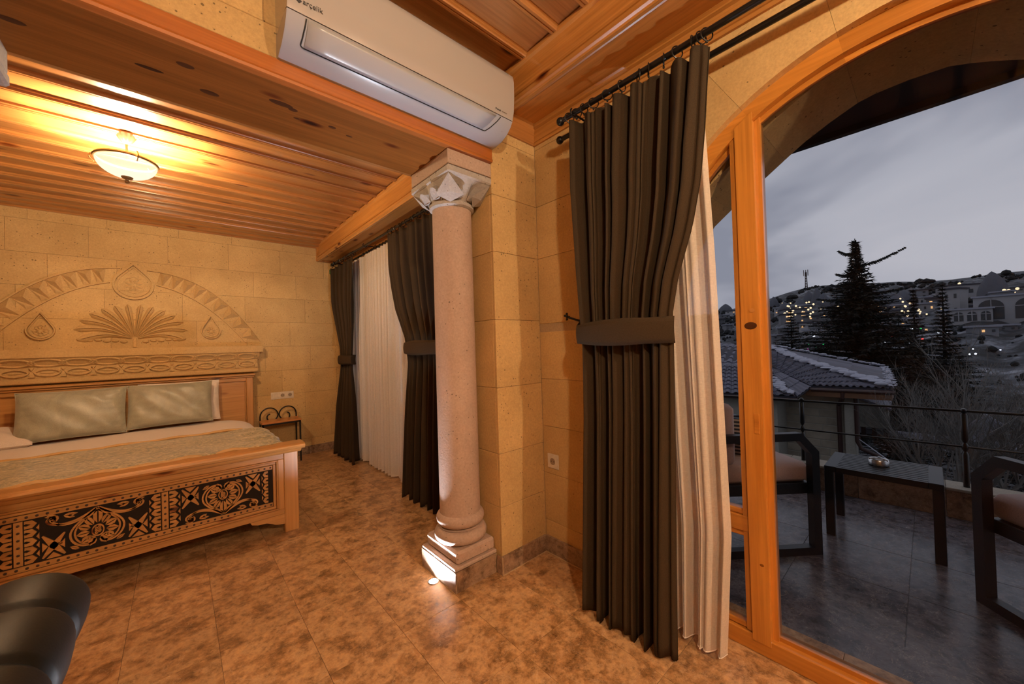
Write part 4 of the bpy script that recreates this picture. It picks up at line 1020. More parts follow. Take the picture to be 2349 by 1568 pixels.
# ================================================================ ARCHED WINDOW
w1 = sroot('window_1', 'arched window with orange varnished pine frame')
FX0, FX1 = 1.700, 1.775
RI = .845
NS = 9
for i in range(NS):                         # arch of jointed wooden segments
    a0, a1 = PI*i/NS, PI*(i+1)/NS
    n_ = 5; inn = [(YC+RI*math.cos(a0+(a1-a0)*k/n_), ZC+RI*math.sin(a0+(a1-a0)*k/n_)) for k in range(n_+1)]
    ou = [(YC+(RA+.012)*math.cos(a0+(a1-a0)*k/n_), ZC+(RA+.012)*math.sin(a0+(a1-a0)*k/n_)) for k in range(n_+1)]
    m = MB()
    for k in range(n_): m.prism([inn[k], inn[k+1], ou[k+1], ou[k]], 0, FX0, FX1)
    m.build('frame_segment', DOOR_Y, w1, ang=25)
    m = MB()
    for k in range(n_):
        q = [(YC+(RI-.020)*math.cos(a0+(a1-a0)*kk/n_), ZC+(RI-.020)*math.sin(a0+(a1-a0)*kk/n_)) for kk in (k, k+1)]
        m.prism([q[0], q[1], inn[k+1], inn[k]], 0, FX0+.032, FX0+.052)
    m.build('glass_bead', DOOR_Y, w1, ang=25)
for sd in (1, -1):
    ya_, yb_ = YC+sd*RI, YC+sd*(RA+.01)
    MB().box(FX0, min(ya_, yb_), 0, FX1, max(ya_, yb_), ZC, .002).build('jamb', DOOR_Z, w1, smooth=False)
# posts
ztop = lambda y: ZC+math.sqrt(max(0, RI**2-(y-YC)**2))
for sd in (1, -1):
    if sd == 1: p0, p1 = .440, .503
    else: p0, p1 = -.463, -.400
    ym = (p0+p1)/2
    MB().prism([(p0, .05), (p1, .05), (p1, ztop(p1)+.03), (p0, ztop(p0)+.03)], 0, FX0-.004, FX1).build('post', DOOR_Z, w1, smooth=False)
    a_, b_ = (.420, .440) if sd == 1 else (-.400, -.380)
    MB().prism([(a_, .07), (b_, .07), (b_, ztop(b_)+.004), (a_, ztop(a_)+.004)], 0, FX0+.022, FX1-.008).build('glass_bead', DOOR_Z, w1, smooth=False)
    # narrow sash beside the post
    s0, s1 = (.503, YC+RI) if sd == 1 else (YC-RI, -.463)
    q = s0 if sd == 1 else s1
    st = (q, q+sd*.022)
    MB().prism([(min(st), .075), (max(st), .075), (max(st), ztop(st[1])+.01), (min(st), ztop(st[0])+.01)], 0, FX0+.006, FX1-.01).build('sash_stile', DOOR_Z, w1, smooth=False)
    MB().box(FX0+.004, s0, .470, FX1-.01, s1, .532, .002).build('mid_rail', DOOR_Y, w1, smooth=False)
    for z0, z1 in ((.532, .556), (.445, .469), (.072, .096)):
        MB().box(FX0+.014, s0, z0, FX1-.02, s1, z1, .004).build('glass_bead', DOOR_Y, w1, smooth=False)
    MB().prism([(s0, .09), (s1, .09), (s1, ztop(s1-sd*.02 if sd == 1 else s1)+.02 if sd == -1 else ZC), (s0, ztop(s0 if sd == 1 else s0)+.005 if sd == 1 else ZC)], 0, FX0+.036, FX0+.042).build('pane', GLASS, w1, smooth=False)
MB().lathe([(.0085, FX0-.006), (.0085, FX0)], (0, .463, 1.362), 16, ax=0).build('wooden_plug', PINE_Y, w1)
for kz, kr, cz in ((1.302, .024, .62), (.36, .008, .7)):
    MB().ball((FX0-.004, .470 if kz > 1 else .462, kz), kr, 14, (.06, .95, cz)).build('knot', KNOT if kz > 1 else BEAM_X, w1)
MB().box(FX0-.0055, .452, .875, FX0-.003, .470, .955, .001).build('inlay_patch', DOOR_Y, w1, smooth=False)
MB().box(FX0, YC-RI, 0, FX1+.01, YC+RI, .070, .003).build('bottom_rail', DOOR_Y, w1, smooth=False)
MB().prism([(FX0+.03, .070), (FX1+.01, .070), (FX1+.01, .074), (FX0+.05, .086), (FX0+.03, .086)], 1, -.38, .42).build('glass_bead', DOOR_Y, w1, smooth=False)
gp = []
for i in range(25):
    y = -.39+.82*i/24; gp.append((y, ztop(y)+.01))
MB().prism([(-.39, .08), (.43, .08)]+gp[::-1], 0, FX0+.038, FX0+.044).build('pane', GLASS, w1, smooth=False)
MB().box(FX1, -1.0, -.06, XO+.03, 1.04, -.018).build('threshold', MARBLE_O, w1)

# ================================================================ FLOOR UPLIGHT
ul = thing('floor_uplight', 'small recessed steel uplight glowing at the foot of the column', 'lamp', (1.004, 1.81, 0))
MB().lathe([(.022, 0.0002), (.029, .0002), (.029, .003), (.027, .004), (.024, .004), (.022, .002)], (1.004, 1.81, 0), 32, cap=False).build('bezel', STEEL, ul)
MB().lathe([(.0225, .002), (.020, .005), (.013, .0078), (.004, .0088)], (1.004, 1.81, 0), 32).build('lens', LENS, ul)

# ================================================================ SOFA
so = thing('sofa', 'black leather sofa with a pleated rolled arm in the lower left corner', 'sofa', (-.8, .95, 0))
def roll(u, v):
    a = u*2*PI; y = .35+1.18*v
    k = (1.53-y)/.205; fr = k-math.floor(k); rr = .100+.009*math.sin(PI*min(1, max(0, fr)))**.6
    e = min(1, (1.535-y)/.07); rr *= max(.02, math.sin(PI/2*max(0, e)))**.45 if e < 1 else 1
    q = math.exp(-((fr-.0)**2)/.002)+math.exp(-((fr-1)**2)/.002); rr -= .007*min(1, q)*(e >= 1)
    return Vector((-.285+rr*math.cos(a)*(1+.12*math.sin(a)), y, .622+rr*math.sin(a)))
MB().grid(roll, 40, 120, cu=True).build('arm_roll', LEATHER, so)
m = MB()
def armp(u, v):
    y = .36+1.15*u; k = (1.53-y)/.205; fr = k-math.floor(k); b_ = .012*math.sin(PI*fr)
    return Vector((-.232-b_*0-.02*(1-v)**0+b_*.6-.055*math.sin(v*PI*.5)**2*0, y, .10+.50*v))
m.grid(armp, 90, 8); m.box(-.40, .36, .10, -.262, 1.49, .58, .02); m.build('arm_panel', LEATHER, so)
MB().box(-1.5, .38, .12, -.39, 1.40, .30, .03).build('seat_base', LEATHER, so)
MB().box(-1.5, .38, .30, -.40, 1.20, .43, .05).build('seat_cushion', LEATHER, so)
MB().box(-1.5, 1.22, .12, -.40, 1.42, .68, .05).build('backrest', LEATHER, so)
for x in (-.30, -1.4):
    for y in (.42, 1.42): MB().lathe([(.028, .10), (.034, .07), (.03, .04), (.018, .0)], (x, y, 0), 14).build('foot', BEAM_X, so)
for k in range(3):
    y = 1.53-.205*(k+1)+.0; MB().ball((-.375, y, .655), .012, 10).build('button', LEATHER, so)
#EXTERIOR
# ================================================================ TERRACE
ZT = -.02
te = sroot('terrace_floor', 'dark marble terrace floor outside the window')
MB().box(XO-.4, -3.4, -.3, 4.15, 3.6, ZT-.003).build('bed_slab', MARBLE_O, te)
for i in range(4):
    for j in range(-5, 5):
        x, y = XO+.03+i*.45, j*.45+.1
        MB().box(x+.001, y+.001, ZT-.03, min(x+.449, 3.95), y+.449, ZT, .001).build('tile', MARBLE_O, te, smooth=False)
kb = sroot('terrace_kerb', 'low tiled kerb carrying the terrace railing')
for j in range(-5, 7):
    y = j*.45-.05
    MB().box(3.95, y+.001, ZT, 4.12, y+.449, .168, .002).build('kerb_tile', MARBLE_D, kb, smooth=False)
    MB().box(3.94, y+.001, .168, 4.14, y+.449, .186, .003).build('coping_slab', OUTST, kb, smooth=False)
RX_ = 4.03
ra = thing('terrace_railing', 'black iron railing on the terrace kerb with posts and two thin rails', 'railing', (RX_, .3, .18))
for z, r in ((.705, .009), (.458, .007)):
    MB().tube([(RX_, -2.2, z+.026), (RX_, 2.6, z-.026)], r, 8).build('rail', IRON, ra)
for y in (-1.04, -.147, .752, 1.65):
    zt_ = .712
    MB().lathe([(.016, .184), (.016, .41), (.008, .43), (.017, .45), (.017, .47), (.008, .49), (.016, .51), (.016, zt_-.03), (.010, zt_-.02), (.017, zt_), (.010, zt_+.012)], (RX_, y, 0), 12).build('post', IRON, ra)
rf = MB().box(XO, -3.4, 2.60, 3.29, 3.6, 2.78).box(3.24, -3.4, 2.56, 3.29, 3.6, 2.62).build('terrace_roof', plain('black_eave', (.006, .006, .007), .7)); struct(rf, 'black eave of the roof over the terrace')

# ---- terrace furniture
tb = thing('side_table', 'black slatted aluminium side table between the two terrace armchairs', 'table', (3.31, .22, ZT))
tX0, tX1, tY0, tY1, tz = 3.10, 3.52, -.035, .475, .42
MB().box(tX0, tY0, tz-.035, tX1, tY0+.06, tz, .003).box(tX0, tY1-.06, tz-.035, tX1, tY1, tz, .003).box(tX0, tY0+.06, tz-.035, tX0+.022, tY1-.06, tz-.001).box(tX1-.022, tY0+.06, tz-.035, tX1, tY1-.06, tz-.001).build('top_frame', OUTMET, tb, smooth=False)
sl0, sl1, nsl = tX0+.026, tX1-.026, 9
for k in range(nsl):
    w = (sl1-sl0)/nsl; MB().box(sl0+w*k+.004, tY0+.055, tz-.014, sl0+w*(k+1)-.004, tY1-.055, tz-.001, .001).build('slat', OUTMET, tb, smooth=False)
for x in (tX0, tX1-.035):
    for y in (tY0, tY1-.045): MB().box(x, y, ZT, x+.035, y+.045, tz-.034, .002).build('leg', OUTMET, tb, smooth=False)
ash = MB().lathe([(.0, tz), (.045, tz), (.050, tz+.006), (.050, tz+.034), (.046, tz+.040), (.040, tz+.036), (.036, tz+.012), (.0, tz+.010)], (3.33, .235, 0), 32, cap=False)
for k in range(3):
    a = 2*PI*k/3; ash.box(3.33+.043*math.cos(a)-.006, .235+.043*math.sin(a)-.006, tz+.034, 3.33+.043*math.cos(a)+.006, .235+.043*math.sin(a)+.006, tz+.044)
tag(ash.build('ashtray', STEEL), 'round steel ashtray on the slatted terrace table', 'ashtray')

def armchair(label, fx, fy, ang, mirror):
    """front near foot at (fx,fy); ang = facing direction; the body extends to the far side"""
    o = thing('terrace_armchair', label, 'armchair', (fx, fy, ZT))
    M = Matrix.Translation((fx, fy, 0)) @ Matrix.Rotation(ang, 4, 'Z')
    D, Wd, t = .60, .62, .045; s = mirror
    def side(y):
        y0, y1 = (y, y+s*t)
        m = MB(); az = .69
        outl = [(0, ZT), (0, az-.11), (-.10, az), (-D, az), (-D, ZT)]
        inn = [(-t, ZT+t), (-t, az-.125), (-.115, az-t), (-D+t, az-t), (-D+t, ZT+t)]
        k = len(outl)
        for i in range(k):
            j = (i+1) % k
            if i == k-1: a, b, c, d = outl[i], outl[0], inn[0], inn[i]
            else: a, b, c, d = outl[i], outl[j], inn[j], inn[i]
            m.prism([a, b, c, d], 1, min(y0, y1), max(y0, y1))
        m.v = [tuple(M @ Vector(p)) for p in m.v]; m.build('side_frame', OUTMET, o, smooth=False)
    side(0); side(s*(Wd-t))
    def bx(x0, y0, z0, x1, y1, z1, c, nm, mt): 
        MB().box(x0, min(s*y0, s*y1), z0, x1, max(s*y0, s*y1), z1, c, M).build(nm, mt, o, smooth=c > .01, ang=60)
    bx(-D+.02, t, .32, -.02, Wd-t, .385, .003, 'seat_frame', OUTMET)
    bx(-D-.02, t*.2, .32, -D+.03, Wd-t*.2, .80, .003, 'back_frame', OUTMET)
    bx(-D+.05, t+.005, .386, -.015, Wd-t-.005, .50, .025, 'seat_cushion', OUTCUSH)
    bx(-D+.03, t+.01, .49, -D+.15, Wd-t-.01, .86, .03, 'back_cushion', OUTCUSH)
    return o, M
armchair('black terrace armchair with salmon seat cushion left of the slatted table', 2.785, .445, math.atan2(-.64, .77), 1)
armchair('black terrace armchair at the right edge of the photo', 2.80, -.115, math.atan2(.64, .77), -1)
sc = MB().grid(lambda u, v: Vector((2.70+.045*math.sin(v*PI)**.6*math.cos(u*2*PI)-.0, 0.865+.17*math.sin(v*PI)**.6*math.sin(u*2*PI), .60+.145*math.cos(v*PI))), 24, 12, cu=True).build('cushion', STRIPE_M)
tag(sc, 'dark striped cushion on the left terrace armchair', 'cushion')

# ================================================================ NEIGHBOUR HOUSE
ROOF = plain('slate_blue_roof_tile', (.085, .085, .12), .6, vary=(.7, 1.3))
ROOFB = plain('roof_underlay', (.03, .03, .045), .8)
SNOW = plain('old_snow', (.34, .35, .42), .8)
PLAST = plain('pale_plaster', (.30, .29, .255), .8)
GUT = plain('brown_gutter', (.035, .014, .012), .4)
nh = thing('house', 'neighbouring stone house with snow dusted tiled roof below the terrace', 'house', (15, 2.5, -5))
def tiles(quad, nr, nc, name='roof_tile', lift=.05):
    """tiles over a bilinear quad: a=eave start, b=eave end, c=ridge end, d=ridge start"""
    a, b, c, d = [Vector(p) for p in quad]
    nrm = (b-a).cross(d-a).normalized()
    if nrm.z < 0: nrm = -nrm
    MB().add([a-nrm*.06, b-nrm*.06, c-nrm*.06, d-nrm*.06, a-nrm*.01, b-nrm*.01, c-nrm*.01, d-nrm*.01], [(0, 1, 2, 3), (4, 5, 6, 7), (0, 1, 5, 4), (1, 2, 6, 5), (2, 3, 7, 6), (3, 0, 4, 7)]).build('roof_deck', ROOFB, nh, smooth=False)
    P = lambda u, v: (a*(1-u)+b*u)*(1-v)+(d*(1-u)+c*u)*v
    for r in range(nr):
        for k in range(nc):
            u0, u1, v0, v1 = k/nc, (k+1)/nc-.004, r/nr, min(1, (r+1.15)/nr)
            m = MB(); vs = []
            for i, (fu, h) in enumerate(((0, 0), (.25, 1), (.5, 1), (.72, .1), (1, 0))):
                u = u0+(u1-u0)*fu
                vs += [P(u, v0)+nrm*(lift*(.55+.9*h)), P(u, v1)+nrm*(lift*(.1+.6*h)), P(u, v0)+nrm*(lift*(.55+.9*h)-.02)]
            fs = [(i*3, (i+1)*3, (i+1)*3+1, i*3+1) for i in range(4)]+[(i*3+2, (i+1)*3+2, (i+1)*3, i*3) for i in range(4)]
            m.add(vs, fs).build(name, ROOF, nh, smooth=False)
R_ = (17.6, 4.7, 1.02)
tiles([(13.5, .62, -.13), (13.5, 2.30, -.15), (15.0, 3.55, .25), (17.0, 4.15, .85)], 9, 12)
tiles([(12.5, 2.45, -.36), (12.5, 5.2, -.42), (14.6, 5.4, .42), (14.3, 3.55, .30)], 8, 12)
tiles([(13.5, .62, -.13), (22, 1.27, -.15), (18.2, 4.9, 1.02), (17.0, 4.25, .88)], 4, 7, lift=.03)
tiles([(12.5, 2.42, -.36), (13.5, 2.28, -.17), (15.0, 3.55, .24), (14.3, 3.55, .29)], 4, 4, lift=.03)
tiles([(14.3, 3.4, .27), (14.6, 6.6, .27), (17.6, 6.6, 1.15), (17.4, 4.3, .9)], 6, 10)
def snowband(pts, w, name='snow_patch', n=14, seed=1):
    n *= 3; w *= .62
    rnd = random.Random(seed); m = MB(); pts = [Vector(p) for p in pts]
    for i in range(n*(len(pts)-1)):
        s_, t = divmod(i, n); t /= n; p = pts[s_]*(1-t)+pts[s_+1]*t
        m.ball(p+Vector((rnd.uniform(-.1, .1), rnd.uniform(-.1, .1), .03)), w*rnd.uniform(.6, 1.25), 8, (rnd.uniform(.6, 1.4), rnd.uniform(.6, 1.5), rnd.uniform(.25, .6)))
    return m.build(name, SNOW, nh, ang=80)
snowband([(13.6, .78, -.04), (15.3, 2.6, .42), (17.4, 4.4, 1.0)], .20, n=22)
snowband([(12.55, 2.62, -.30), (13.3, 3.2, 0), (14.2, 3.65, .33)], .15, n=14, seed=4)
snowband([(13.5, .64, -.07), (17.5, .93, -.09), (22, 1.27, -.09)], .07, n=24, seed=5)
snowband([(22, 1.27, -.08), (18.2, 4.9, 1.08)], .13, n=30, seed=6)
MB().tube([(13.42, .60, -.22), (13.42, 2.30, -.24)], .055, 10).tube([(12.42, 2.4, -.44), (12.42, 5.4, -.49)], .05, 10).build('gutter', GUT, nh)
MB().box(13.42, .66, -.42, 14.2, 2.4, -.29).build('eave_board', plain('eave_wood', (.12, .05, .02), .6), nh)
def stonewall(x, y0, y1, z0, z1, parent, seed):
    MB().box(x+.01, y0, z0, x+.5, y1, z1).build('wall_core', PLAST, parent)
    rnd = random.Random(seed); z = z1; k = 0
    while z > z0:
        y = y0+(-.2 if k % 2 else 0)
        while y < y1:
            l = rnd.uniform(.42, .6); p, q = max(y, y0), min(y+l, y1); y += l
            if q-p > .05: MB().box(x, p+.006, max(z0, z-.21)+.006, x+.04, q-.006, z-.006, .008).build('stone_block', OUTST, parent, smooth=False)
        z -= .22; k += 1
stonewall(13.9, 1.62, 3.0, -2.7, -.42, nh, 3)
MB().box(12.9, 2.98, -4, 13.9, 3.1, -.5).box(12.9, 3.1, -4, 13.2, 6, -.5).build('side_wall', PLAST, nh)
MB().box(13.75, 1.40, -4, 14.2, 1.62, -.40, .01).build('corner_pilaster', PLAST, nh)
MB().tube([(13.45, 1.60, -.28), (13.45, 1.60, -.42), (13.70, 1.72, -.68), (13.72, 1.72, -2.4)], .055, 10).build('downpipe', GUT, nh)
MB().tube([(13.70, 1.36, -.35), (13.70, 1.36, -1.62), (13.68, 1.28, -1.80), (13.65, .9, -1.95)], .055, 10).build('downpipe', GUT, nh)
hut = thing('shed', 'pale low wall with a sloping snow covered roof right of the neighbouring house', 'shed', (16.3, 1.2, -4))
MB().prism([(1.55, -1.62), (.86, -1.60), (.88, -1.00), (1.55, -.78)], 0, 16, 16.3).build('wall', PLAST, hut, smooth=False)
MB().add([(15.9, 1.65, -.62), (15.9, .80, -.98), (19.5, .95, -.75), (19.5, 1.9, -.35), (15.9, 1.65, -.68), (15.9, .80, -1.04), (19.5, .95, -.81), (19.5, 1.9, -.41)], [(0, 1, 2, 3), (4, 5, 6, 7), (0, 1, 5, 4), (1, 2, 6, 5), (2, 3, 7, 6), (3, 0, 4, 7)]).build('roof', ROOF, hut, smooth=False)
for k in range(3): MB().box(16.02, .9+.25*k, -1.95, 16.3, 1.0+.25*k, -1.62).build('post', GUT, hut)
MB().box(16.2, -2.0, -1.85, 16.35, 1.6, -1.72).box(16.25, -2.0, -1.72, 16.3, 1.6, -1.69).build('fence', SNOW, hut)
cb_ = MB().tube([(13.7, 1.33, -1.55), (10.5, .0, -1.75), (10.2, -.12, -1.78)], .012, 5).build('cable', SNOW); tag(cb_, 'thin pale cable sloping down from the corner of the stone house', 'cable')

# ================================================================ GROUND AND HILLSIDE
GROUND = plain('dark_winter_ground', (.030, .032, .038), .95, ns=3)
def hill_mat():
    m, t, N, L, B = mat('eroded_hillside'); v = geo(N, L, (.06, .06, .16)); n = noise(N, L, v, 1.6, 9, .72, .4)
    r = ramp(N, [(.40, (.010, .012, .016)), (.48, (.03, .035, .044)), (.55, (.11, .12, .145)), (.64, (.30, .315, .36))]); L.new(n.outputs['Fac'], r.inputs[0])
    v2 = geo(N, L, (.5, .5, .5)); n2 = noise(N, L, v2, 1.0, 6, .7); r2 = ramp(N, [(.40, (.35,)*3), (.62, (1.2,)*3)]); L.new(n2.outputs['Fac'], r2.inputs[0])
    L.new(mix(N, L, r.outputs[0], r2.outputs[0], 1, 'MULTIPLY'), B.inputs['Base Color']); setp(B, Roughness=.95); return m
HILL = hill_mat()
ridge = [(-30, .085), (-12, .090), (-6.5, .093), (-5, .095), (-3.2, .093), (-1.5, .092), (.5, .094), (2, .098), (4, .100), (6, .104), (8, .105), (9.7, .104), (11.5, .097), (13.2, .088), (15, .078), (17.5, .070), (19.5, .062), (24, .06), (45, .055)]
def ridge_at(th):
    for (a, h), (b, g) in zip(ridge, ridge[1:]):
        if a <= th <= b: return h+(g-h)*(th-a)/(b-a)
    return .06
def hz(th, r):
    t = max(0, min(1, (r-45)/(330-45))); h = ridge_at(th)*330+CAMZ
    base = -9+(h+9)*t**.80
    w = 1.3*math.sin(th*1.3+r*.020)*math.sin(r*.017+th*.7)*t*(1-t)*4+.9*math.sin(th*3.7+r*.05)*t*(1-t)*4*t
    return base+w
def hp(th, r): a = math.radians(th); return Vector((r*math.cos(a), r*math.sin(a), hz(th, r)))
hs = MB()
nth, nr_ = 200, 90
hs.grid(lambda u, v: hp(-30+75*u, 45+330*v**1.15) if v < .93 else hp(-30+75*u, 345)-Vector((0, 0, (v-.93)*150)), nth, nr_)
struct(hs.build('hillside', HILL), 'eroded hillside with the town below the ridge')
gd = MB().grid(lambda u, v: Vector((4.2+60*v, -45+90*u, -4.6-4.6*smooth(v*1.2)+.25*math.sin(u*40)*math.sin(v*30))), 60, 50).build('ground', GROUND); struct(gd, 'dark sloping garden ground below the terrace')
MB_ = MB().box(4.16, -45, -9, 4.3, 45, -.1).build('terrace_retaining_wall', OUTST); struct(MB_, 'retaining wall under the terrace')
def on_hill(px, py):
    d = fw+cr*((px-1174.5)/FPX)-cu*((py-784)/FPX); d /= math.hypot(d.x, d.y); th = math.degrees(math.atan2(d.y, d.x))
    r = 50
    while r < 340:
        if CAMZ+d.z*r <= hz(th, r): break
        r += 1.5
    return th, r, hp(th, r)
def zone(px):
    for lim, t in ((1720, 'seen left of the window post'), (1790, 'just right of the window post'), (1900, 'left of the tall conifer'), (2030, 'behind the tall conifer'), (2100, 'right of the tall conifer'), (2165, 'between the two slim conifers'), (2260, 'right of the slim conifers')):
        if px < lim: return t
    return 'at the far right'
def finish_labels(items):
    d = {}
    for o, b, px in items: d.setdefault(b+' '+zone(px), []).append((px, o))
    W_ = ['leftmost', 'second from the left', 'third from the left', 'fourth from the left', 'fifth from the left', 'sixth from the left', 'seventh from the left', 'eighth from the left']
    for b, l in d.items():
        l.sort(key=lambda t: t[0])
        for k, (px, o) in enumerate(l):
            o['label'] = b if len(l) == 1 else '%s, %s' % (b, W_[k] if k < len(l)-1 or k == 0 else 'rightmost')
ROCKS = []
ROCK = plain('grey_tuff_rock', (.085, .09, .11), .95, ns=1)
rnd = random.Random(21)
def rock(px, py, w, h, label, seed, group=None):
    th, r, p = on_hill(px, py); s_ = r/FPX; W_, H_ = w*s_/2, h*s_; rr = random.Random(seed); ph = [rr.random()*6 for _ in range(3)]
    def f(u, v):
        a = u*2*PI; k = (1-v**1.9)**.8*(1+.10*math.sin(3*a+ph[0])+.07*math.sin(7*a+ph[1]+v*5)); return p+Vector((W_*k*math.cos(a), W_*k*math.sin(a), -H_*.15+H_*1.15*v))
    o = MB().grid(f, 20, 12, cu=True).build('rock_cone', ROCK, ang=60); tag(o, label, 'rock', group)
    if group: ROCKS.append((o, 'pointed grey rock cone', px))
rock(2277, 681, 30, 36, 'large dark rock dome on the skyline at the right', 1)
for i, (x, y, w, h) in enumerate([(1875, 693, 16, 26), (1890, 700, 20, 22), (1952, 672, 12, 16), (1920, 705, 26, 22), (1835, 712, 24, 20), (2050, 700, 30, 20), (1710, 700, 22, 14), (1665, 715, 26, 16), (2172, 667, 14, 10), (2075, 690, 26, 18), (1800, 715, 24, 18), (2020, 690, 28, 18), (1855, 690, 18, 18), (1775, 705, 18, 20)]):
    rock(x, y, w, h, 'pointed grey rock cone on the far hillside', 10+i, 'rock cones on the far hillside')
# radio mast
th, r, p = on_hill(1849, 668); p = hp(9.68, 318); p.z = CAMZ+.1*318-.6
ms = thing('radio_mast', 'thin lattice radio mast on the hilltop', 'mast', p)
m = MB(); s_ = 318/FPX; Hm = 33*s_; b_ = 3.4*s_
for sx in (-1, 1):
    for sy in (-1, 1): m.tube([p+Vector((sx*b_/2, sy*b_/2, -1)), p+Vector((sx*b_*.22, sy*b_*.22, Hm))], .16, 4)
for k in range(7):
    z0 = Hm*k/7; z1 = Hm*(k+1)/7; f0 = b_/2*(1-.56*k/7); f1 = b_/2*(1-.56*(k+1)/7)
    m.tube([p+Vector((-f0, -f0, z0)), p+Vector((-f1, f1, z1))], .12, 4); m.tube([p+Vector((-f0, f0, z0)), p+Vector((-f1, -f1, z1))], .12, 4)
m.build('lattice', GUT, ms)
m = MB()
for k, dy in enumerate((-1.1, 0, 1.1)): m.tube([p+Vector((0, dy, Hm*.80)), p+Vector((0, dy, Hm+1.5))], .22, 5)
m.box(p.x-1, p.y-2.2, p.z-1.2, p.x+1, p.y+2.2, p.z+1.2); m.build('antenna', GUT, ms)

# ================================================================ TOWN
HW = [plain('grey_stone_house', (.14, .145, .165), .85, vary=(.6, 1.35)), plain('pale_stone_house', (.27, .27, .29), .85, vary=(.7, 1.25))]
FLATR = plain('snowy_flat_roof', (.22, .23, .28), .8); WIN = plain('dark_window', (.012, .014, .02), .3)
LITW = emit('warm_lit_window', (1.0, .55, .22), 1.3); LITC = emit('bright_house_light', (1.0, .74, .42), 2.0)
HOUSES = []; LATER = []
def house(px, py, w, h, label, group=None, lit=0, mt=0, rows=1, seed=0, arches=0, dep=None, terr=0):
    th, r, p = on_hill(px, py) if dep is None else (0, dep, at(px, py, 0, dep)); s_ = r/FPX*1.0
    rr = random.Random(seed); W_, H_, D_ = w*s_/1.33, h*s_/1.2, max(3.0, w*s_*.5)
    if group and any((p-q).length < (w_+W_)*.62 for q, w_ in HOUSES): return None
    HOUSES.append((p, W_))
    o = thing('building', label, 'building', p, group)
    a = math.atan2(p.y, p.x)+rr.uniform(-.5, .5)*(0 if arches else 1); M = Matrix.Translation(p) @ Matrix.Rotation(a, 4, 'Z')
    MB().box(0, -W_/2, -3, D_, W_/2, H_, 0, M).build('wall', HW[mt], o, smooth=False)
    snowy = rr.random() < .6
    MB().box(-.3, -W_/2-.25, H_, D_+.2, W_/2+.25, H_+.3, 0, M).build('roof', FLATR if snowy else ROOFB, o, smooth=False)
    if group: LATER.append((o, '%s %s flat roofed %s stone house' % ('pale' if mt else 'grey', 'snowy' if snowy else 'dark', 'two storey' if rows == 2 else 'low'), px))
    if terr: MB().box(-terr, -W_/2, -3, 0, W_/2, H_*.4, 0, M).build('terrace', HW[1-mt], o, smooth=False)
    nW = max(2, int(W_/3.0)) if not arches else arches
    for q in range(rows):
        for k in range(nW):
            yc = -W_/2+W_*(k+.5)/nW; zc = H_*(q+.52)/rows; ww, wh = min(1.0, W_/nW*.28), min(1.3, H_/rows*.30)
            on = rr.random() < lit
            if arches:
                ww, wh = W_/nW*.36, H_*.34; pts = [(yc-ww, zc-wh), (yc+ww, zc-wh)]+[(yc+ww*math.cos(b), zc+wh*.35+ww*.9*math.sin(b)) for b in [PI*i/8 for i in range(9)]]
                m = MB().prism(pts, 0, -.06, .05); m.v = [tuple(M @ Vector(v)) for v in m.v]; m.build('arched_window', WIN, o, smooth=False)
                m = MB().box(-.12, yc-.06, zc-wh, -.05, yc+.06, zc+wh+.6, 0, M).box(-.12, yc-ww, zc+wh*.3, -.05, yc+ww, zc+wh*.3+.12, 0, M); m.build('mullion', HW[1], o, smooth=False)
            else: MB().box(-.08, yc-ww/2, zc-wh/2, .05, yc+ww/2, zc+wh/2, 0, M).build('window', LITW if on else WIN, o, smooth=False)
    return o
house(2183, 728, 24, 50, 'tall white cube house with two rows of small windows on the right slope', rows=2, seed=1, mt=1)
house(2228, 682, 62, 22, 'long white hilltop building with a flat dark roof left of the rock dome', rows=1, seed=2, mt=1)
house(2318, 742, 84, 46, 'white building with large arched windows at the right edge', arches=2, seed=3, mt=1)
house(2215, 742, 66, 24, 'low white garden wall building beside the arched house', arches=4, seed=4, mt=1)
house(1826, 742, 60, 20, 'brightly lit hotel terrace, lowest of the three tiers', lit=1, rows=2, seed=5, mt=0)
house(1828, 727, 52, 16, 'brightly lit hotel terrace, middle of the three tiers', lit=1, rows=1, seed=6, mt=0)
house(1838, 714, 36, 12, 'brightly lit hotel terrace, topmost of the three tiers', lit=1, rows=1, seed=7, mt=0)
hp_ = [(1790, 720), (1782, 742), (1870, 735), (1895, 728), (1905, 745), (1925, 722), (1880, 752), (1850, 757), (1905, 765), (1800, 765), (1940, 745), (2005, 712), (2030, 722), (2042, 706), (2060, 716), (2080, 702), (2066, 728), (2095, 715), (2105, 732), (2120, 700), (2130, 716), (2145, 726), (2128, 742), (2090, 745), (2060, 748), (2030, 748), (2020, 734), (2150, 700), (2155, 742), (2100, 760), (2190, 700), (2250, 715), (2295, 690), (2330, 680), (2305, 700), (2075, 770), (2135, 765), (2200, 712), (1665, 735), (1680, 725), (1672, 755), (1656, 745), (1860, 772), (1785, 780), (2040, 775), (1830, 785), (2270, 770), (2160, 678), (2110, 684), (2190, 668), (1900, 780), (1930, 790), (2310, 760)]
for i, (x, y) in enumerate(hp_):
    rr = random.Random(100+i); house(x+rr.uniform(-3, 3), y, rr.uniform(15, 34), rr.uniform(8, 15), 'small grey flat roofed stone house on the far hillside', 'hillside houses of the town', lit=.25 if 1780 < x < 2160 else .1, mt=rr.randint(0, 1), rows=rr.choice((1, 1, 2)), seed=200+i)
finish_labels(LATER); finish_labels(ROCKS)
